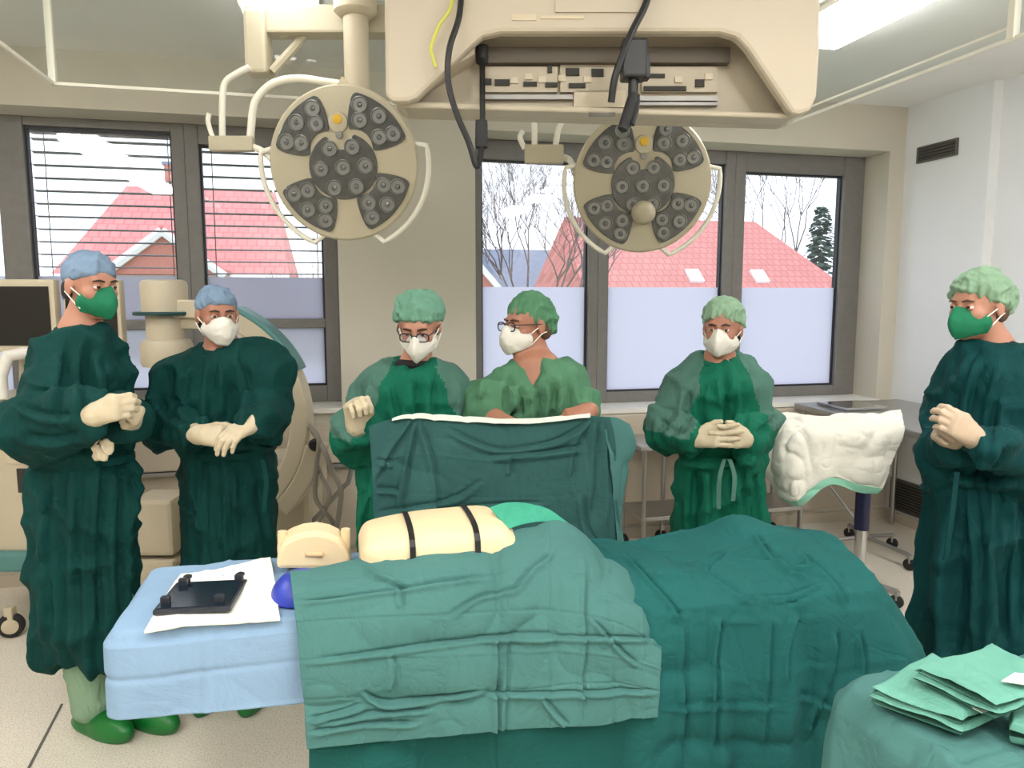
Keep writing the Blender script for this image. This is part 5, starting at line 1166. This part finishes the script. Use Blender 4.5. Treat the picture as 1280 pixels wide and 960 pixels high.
# ---- cables
def cable(name, pts, r, m, label, cat='cable'):
    o = MB().tube(smooth_path([pp(*q) for q in pts], 8), r, 8).build(name, m, None, True); return tag(o, label, cat)
t = empty('black_cable', tuple(pp(597, 205, 2.14)), 'black cable looping below the pendant with an inline connector', 'cable')
MB().tube(smooth_path([pp(*q) for q in ((578, -30, 2.17), (574, 20, 2.14), (562, 60, 2.12), (560, 100, 2.12), (570, 140, 2.12), (586, 178, 2.12), (596, 208, 2.13), (602, 186, 2.16), (603, 160, 2.18), (603, 110, 2.22), (603, 66, 2.30))], 8), .0085, 8).build('lead', 'black', t, True)
p = pp(602, 168, 2.17); MB().obox(p, E3, (.017, .017, .038), .006).build('connector', 'rubber', t)
p = pp(603, 66, 2.295); MB().tube([p-V(0, 0, .03), p+V(0, 0, .02)], .018, 12).build('plug', 'rubber', t, True)
t = empty('clamped_cable', tuple(pp(785, 165, 2.14)), 'thick black cable held by a black clamp on the pendant front', 'cable')
MB().tube(smooth_path([pp(*q) for q in ((818, -30, 2.17), (806, 8, 2.15), (790, 40, 2.13), (776, 75, 2.12), (768, 100, 2.12), (764, 128, 2.13))], 8), .010, 8).build('lead', 'black', t, True)
MB().obox(pp(792, 76, 2.155), E3, (.034, .035, .052), .008).build('clamp', 'black', t)
MB().obox(pp(808, 84, 2.145), E3, (.008, .02, .034), .004).build('clamp_jaw', 'black', t)
MB().tube([pp(792, 98, 2.15), pp(791, 118, 2.15)], .014, 10).build('clamp_stem', 'black', t, True)
MB().tube([pp(793, 118, 2.14), pp(786, 142, 2.13), pp(778, 162, 2.12)], [.016, .018, .014], 10).build('strain_relief', 'rubber', t, True)
MB().tube([pp(797, 124, 2.14), pp(795, 140, 2.13), pp(790, 156, 2.12)], .008, 8).build('spring_lead', 'black', t, True)
cable('earth_cable', ((570, -30, 2.17), (563, 10, 2.16), (550, 30, 2.16), (539, 58, 2.16), (541, 72, 2.16), (545, 84, 2.16)), .005, 'yellow_green', 'thin yellow-green earth cable hanging in front of the pendant')

# ================================================================== C-ARM AND ITS MONITOR CART
DX = 3.55
cx = pp(242, 522, DX); ca_ = empty('c_arm_xray', (float(cx[0]), float(cx[1]), 0), 'cream C-arm X-ray machine with round tube head behind the second man', 'x-ray machine')
RC = 140*DX/F
def cpt(deg, r, off=0): t_ = math.radians(deg); return cx+R0*r*math.cos(t_)+ZUP*r*math.sin(t_)+FH*off
def arc_part(a0, a1, ri, ro, w_, name, m, n=30):
    vs_ = []; 
    for t_ in np.linspace(a0, a1, n): vs_ += [cpt(t_, ri, -w_), cpt(t_, ro, -w_), cpt(t_, ro, w_), cpt(t_, ri, w_)]
    fs = [(4*i+j, 4*i+(j+1) % 4, 4*i+4+(j+1) % 4, 4*i+4+j) for i in range(n-1) for j in range(4)]+[(0, 1, 2, 3), (4*n-1, 4*n-2, 4*n-3, 4*n-4)]
    return MB().add(vs_, fs).build(name, m, ca_, False, .008)
arc_part(-108, 108, RC*.90, RC*1.06, .06, 'c_arc', 'beige', 70)
arc_part(24, 66, RC*1.055, RC*1.10, .066, 'arc_cover', 'teal_metal', 24)
arc_part(25, 65, RC*.885, RC*.90, .062, 'arc_track', 'beige_dark', 24)
arc_part(-46, -12, RC*1.06, RC*1.22, .075, 'arc_carriage', 'beige', 20)
# tube head
tz_ = lambda y: pp(210, y, DX); k = DX/F
tp_ = tz_(457)
MB().lathe([(29*k, 0), (31*k, .02), (31*k, 26*k), (28*k, 32*k), (23*k, 34*k), (23*k, 62*k), (22*k, 64*k)], tp_, (0, 0, 1), 40).build('tube_housing', 'beige', ca_, True)
MB().lathe([(36*k, 0), (37*k, .006), (37*k, .014), (36*k, .018)], tp_+V(0, 0, 63*k), (0, 0, 1), 40).build('tube_ring', 'teal_dark', ca_, True)
MB().lathe([(27*k, 0), (27.5*k, 34*k), (26*k, 39*k), (20*k, 41*k)], tp_+V(0, 0, 66*k), (0, 0, 1), 40).build('tube_cap', 'beige', ca_, True)
MB().obox(pp(238, 398, DX+.02), E3, (.10, .05, .05), .02).build('tube_bracket', 'beige', ca_)
# detector box at the lower end
MB().obox(pp(203, 652, DX-.02), E3, (26*k, .11, 36*k), .02).build('detector', 'beige', ca_)
MB().obox(pp(203, 706, DX-.02), E3, (30*k, .13, 17*k), .02).build('detector_base', 'beige_dark', ca_)
MB().obox(pp(262, 660, DX+.04), E3, (.18, .05, .05), .02).build('detector_bracket', 'beige', ca_)
# stand
c1 = pp(372, 588, DX+.12); MB().obox(c1, E3, (.13, .09, .07), .02).build('arm_carrier', 'beige', ca_)
st_ = pp(352, 700, DX+.30)
MB().obox(V(st_[0], st_[1], .45), E3, (.20, .14, .33), .03).build('stand_body', 'beige_dark', ca_)
MB().obox(V(st_[0], st_[1], .095), E3, (.30, .16, .03), .02).build('stand_base', 'beige', ca_)
for sx in (-1, 1): MB().lathe([(.05, -.02), (.06, -.012), (.06, .012), (.05, .02)], V(st_[0], st_[1], .06)+R0*.24*sx-FH*.10, R0, 20).build('wheel', 'rubber', ca_, True)
MB().lathe([(.02, -.02), (.03, -.01), (.03, .01), (.02, .02)], pp(394, 556, DX-.1), -FH, 16).build('release_knob', 'black', ca_, True)
def cg(pts, r, m, label, nm='hose'): o = MB().tube(smooth_path([pp(*q) for q in pts], 8), r, 8).build(nm, m, ca_, True); o['label'] = label
cg(((384, 530, DX-.02), (398, 548, DX-.12), (396, 580, DX-.1), (394, 620, DX-.1), (406, 640, DX-.1), (416, 655, DX-.05), (418, 690, DX), (420, 716, DX)), .012, 'grey_cable', 'grey hose curling down beside the C-arm on its left')
cg(((392, 540, DX-.02), (404, 560, DX-.13), (416, 590, DX-.1), (426, 612, DX-.1), (424, 640, DX-.08), (420, 670, DX-.04), (424, 712, DX)), .013, 'grey_cable', 'outer grey hose hanging down beside the C-arm')
cg(((396, 580, DX-.08), (404, 600, DX-.1), (412, 620, DX-.12), (400, 650, DX-.05), (386, 665, DX), (378, 690, DX+.0)), .010, 'grey_cable', 'grey hose crossing behind the others towards the floor')
# drip stand / equipment strut behind
cg(((444, 560, 3.75), (436, 600, 3.75), (428, 610, 3.75), (388, 655, 3.75)), .012, 'steel_matte', 'dark bent strut beside the hoses', 'strut')

DM = 3.35
mc = empty('monitor_cart', (float(pp(30, 700, DM)[0]), float(pp(30, 700, DM)[1]), 0), 'cream monitor cart with slots and teal base behind the leftmost man', 'cart')
def pb(x0, y0, x1, y1, d0, dep_, name, m, bev=.01, par=None):
    a = pp(x0, y0, d0); b = pp(x1, y1, d0); c = (a+b)/2+FH*dep_/2; return MB().obox(c, E3, (abs((b-a)@R0)/2, dep_/2, abs(a[2]-b[2])/2), bev).build(name, m, par or mc)
pb(-60, 500, 66, 692, DM, .45, 'cabinet', 'beige', .02)
pb(6, 560, 58, 580, DM-.008, .012, 'slot_plate', 'beige_dark', .003); pb(20, 586, 60, 616, DM-.008, .012, 'drive_slot', 'vent_dark', .003); pb(33, 597, 56, 612, DM-.016, .012, 'drive_tray', 'mask_white', .003)
pb(-60, 692, 70, 716, DM-.04, .55, 'base', 'teal_metal', .015)
MB().tube([pp(2, 500, DM), pp(0, 470, DM+.02), pp(10, 445, DM+.05), pp(40, 440, DM+.1)], .03, 12).build('handle', 'mask_white', mc, True)
for x, dd in ((10, -.0), (64, .0)):
    w_ = pp(x, 734, DM+dd); ww = MB().lathe([(.05, -.018), (.058, -.01), (.058, .010), (.05, .018)], V(w_[0], w_[1], .058), R0*.35-FH, 24).build('wheel', 'rubber', mc, True)
    MB().lathe([(.036, .0), (.036, .004), (.015, .006)], V(w_[0], w_[1], .058)+unit(R0*.35-FH)*.017, R0*.35-FH, 20).build('wheel_hub', 'beige_dark', ww, True)
    MB().obox(V(w_[0], w_[1], .12), E3, (.02, .02, .03), .006).build('wheel_fork', 'beige_dark', mc)
for x in (30, 50): MB().tube([pp(x, 500, DM+.2), pp(x, 440, DM+.2)], .02, 10).build('monitor_post', 'beige_dark', mc, True)
for x0, x1, lab in ((-78, 73, 'left'), (76, 154, 'right')):
    fr = pb(x0, 349, x1, 440, DM+.08 if lab == 'left' else DM+.10, .05, 'monitor', 'beige', .012)
    pb(x0+9 if lab == 'left' else 80, 358, x1-8 if lab == 'left' else 148, 432, DM+.075 if lab == 'left' else DM+.095, .006, 'screen', 'screen', .0, fr)

# ================================================================== RIGHT SIDE: TROLLEYS, STANDS, WHITE CLOTH
def caster(p, par, r=.035):
    o = MB().lathe([(r*.8, -.012), (r, -.008), (r, .008), (r*.8, .012)], V(p[0], p[1], r), (.9, .4, 0), 18).build('caster', 'rubber', par, True); MB().obox(V(p[0], p[1], r*1.9), np.eye(3), (.012, .012, r*.7), .003).build('caster_fork', 'steel', o)
# trolley behind the man with steepled fingers
tx0, tx1, ty0, ty1 = 1.72, 2.86, 3.96, 4.34
tl = empty('instrument_trolley', ((tx0+tx1)/2, (ty0+ty1)/2, 0), 'steel trolley with a lower shelf behind the bright green gown', 'trolley')
MB().box((tx0, ty0, .70), (tx1, ty1, .73), .006).build('top', 'steel', tl); MB().box((tx0+.02, ty0+.02, .27), (tx1-.02, ty1-.02, .295), .004).build('shelf', 'steel', tl)
for x in (tx0+.04, tx1-.04, (tx0+tx1)/2-.26):
    for y in (ty0+.03, ty1-.03):
        MB().tube([(x, y, .09), (x, y, .70)], .013, 10).build('leg', 'steel', tl, True)
for x in (tx0+.04, tx1-.04, (tx0+tx1)/2-.26):
    for y in (ty0+.03, ty1-.03): caster((x, y), tl, .05)
# steel worktop by the right wall
wt = empty('steel_worktable', (3.5, 3.7, 0), 'stainless steel work table along the right wall behind the white cloth', 'table')
MB().box((3.02, 3.25, .84), (3.84, 4.40, .88), .006).build('top', 'steel', wt); MB().box((3.02, 3.25, .80), (3.84, 3.27, .84)).build('front_apron', 'steel_matte', wt)
for x, y in ((3.06, 4.34), (3.80, 4.34), (3.80, 3.30)): MB().tube([(x, y, 0), (x, y, .84)], .016, 10).build('leg', 'steel', wt, True)
MB().box((3.12, 4.0, .882), (3.42, 4.3, .90), .004).build('steel_tray', 'chrome', wt)
# wheeled stand with crossed feet behind
b0 = V(3.20, 3.86, 0); ws = empty('wheeled_stand', tuple(b0), 'low wheeled stand base with black casters behind the white cloth', 'stand')
MB().tube([b0+V(0, 0, .08), b0+V(0, 0, .78)], .018, 12).build('post', 'steel', ws, True)
for q in ((2.99, 3.90), (3.43, 3.90), (3.25, 3.55), (3.30, 4.14)):
    MB().tube([b0+V(0, 0, .11), V(q[0], q[1], .09)], .013, 8).build('foot_bar', 'steel_matte', ws, True); caster(q, ws, .035)
MB().tube([b0+V(0, 0, .12), V(3.02, 4.0, .42)], .010, 8).build('brace', 'steel_matte', ws, True)
# Mayo stand carrying the white cloth
mb = onz(1072, 742, 0); my = empty('mayo_stand', tuple(mb), 'instrument stand with navy and chrome column under the white cloth', 'stand')
MB().tube([mb+V(0, 0, .06), mb+V(0, 0, .36)], .030, 18).build('chrome_column', 'chrome', my, True); MB().tube([mb+V(0, 0, .36), mb+V(0, 0, .76)], .038, 18).build('navy_column', 'navy', my, True)
cst = onz(1120, 760, 0); dirv = unit(cst-mb)
for q in (cst, mb-dirv*.38+V(-.1, .2, 0), mb+V(-.05, .42, 0)):
    MB().tube([mb+V(0, 0, .075), V(q[0], q[1], .085)], .018, 10).build('foot_bar', 'steel', my, True); caster(q, my, .035)
wc0, wc1 = pp(952, 528, 3.05), pp(1120, 528, 3.05); zc = .93; wcx0, wcx1 = float(wc0[0]), float(wc1[0])
ymid = float(mb[1])
MB().box((wcx0+.10, ymid-.17, zc-.035), (wcx1-.02, ymid+.20, zc-.012), .01).build('tray', 'steel', my); MB().box((mb[0]-.10, ymid-.1, .76), (mb[0]+.05, ymid+.1, zc-.035), .01).build('tray_support', 'steel_matte', my)
cw = [
 [(950, 524, 3.22), (985, 516, 3.25), (1030, 518, 3.25), (1075, 517, 3.22), (1126, 513, 3.16)],
 [(947, 548, 2.98), (985, 536, 2.95), (1030, 534, 2.94), (1076, 536, 2.93), (1130, 536, 2.94)],
 [(950, 582, 2.90), (985, 580, 2.88), (1030, 570, 2.89), (1078, 576, 2.88), (1120, 566, 2.90)],
 [(968, 612, 2.89), (992, 616, 2.87), (1032, 592, 2.88), (1076, 598, 2.87), (1112, 590, 2.88)],
 [(972, 618, 2.89), (996, 625, 2.87), (1034, 598, 2.88), (1074, 606, 2.87), (1104, 612, 2.87)]]
cw = [[(x, y, d_+(.20, .08, .02, 0, 0)[i]) for i, (x, y, d_) in enumerate(r)] for r in cw]
v_, q_ = patch([[pp(*q) for q in r] for r in cw], 100, 120, amp=.013, scale=14, seed=61)
wc_ = empty('white_cloth', tuple(pp(1030, 600, 2.9)), 'crumpled white cloth with mint underside spread on the instrument stand', 'cloth'); cloth_obj('cloth', v_, q_, 'white_cloth', wc_)
ce = [[(x, y, d_) for x, y, d_ in cw[4]], [(976, 622, 3.10), (1000, 632, 2.965), (1038, 606, 2.89), (1072, 616, 2.88), (1098, 618, 2.88)]]
v_, q_ = patch([[pp(*q) for q in r] for r in ce], 14, 90, amp=.006, scale=10, seed=63); cloth_obj('mint_edge', v_, q_, 'mint_edge', wc_)
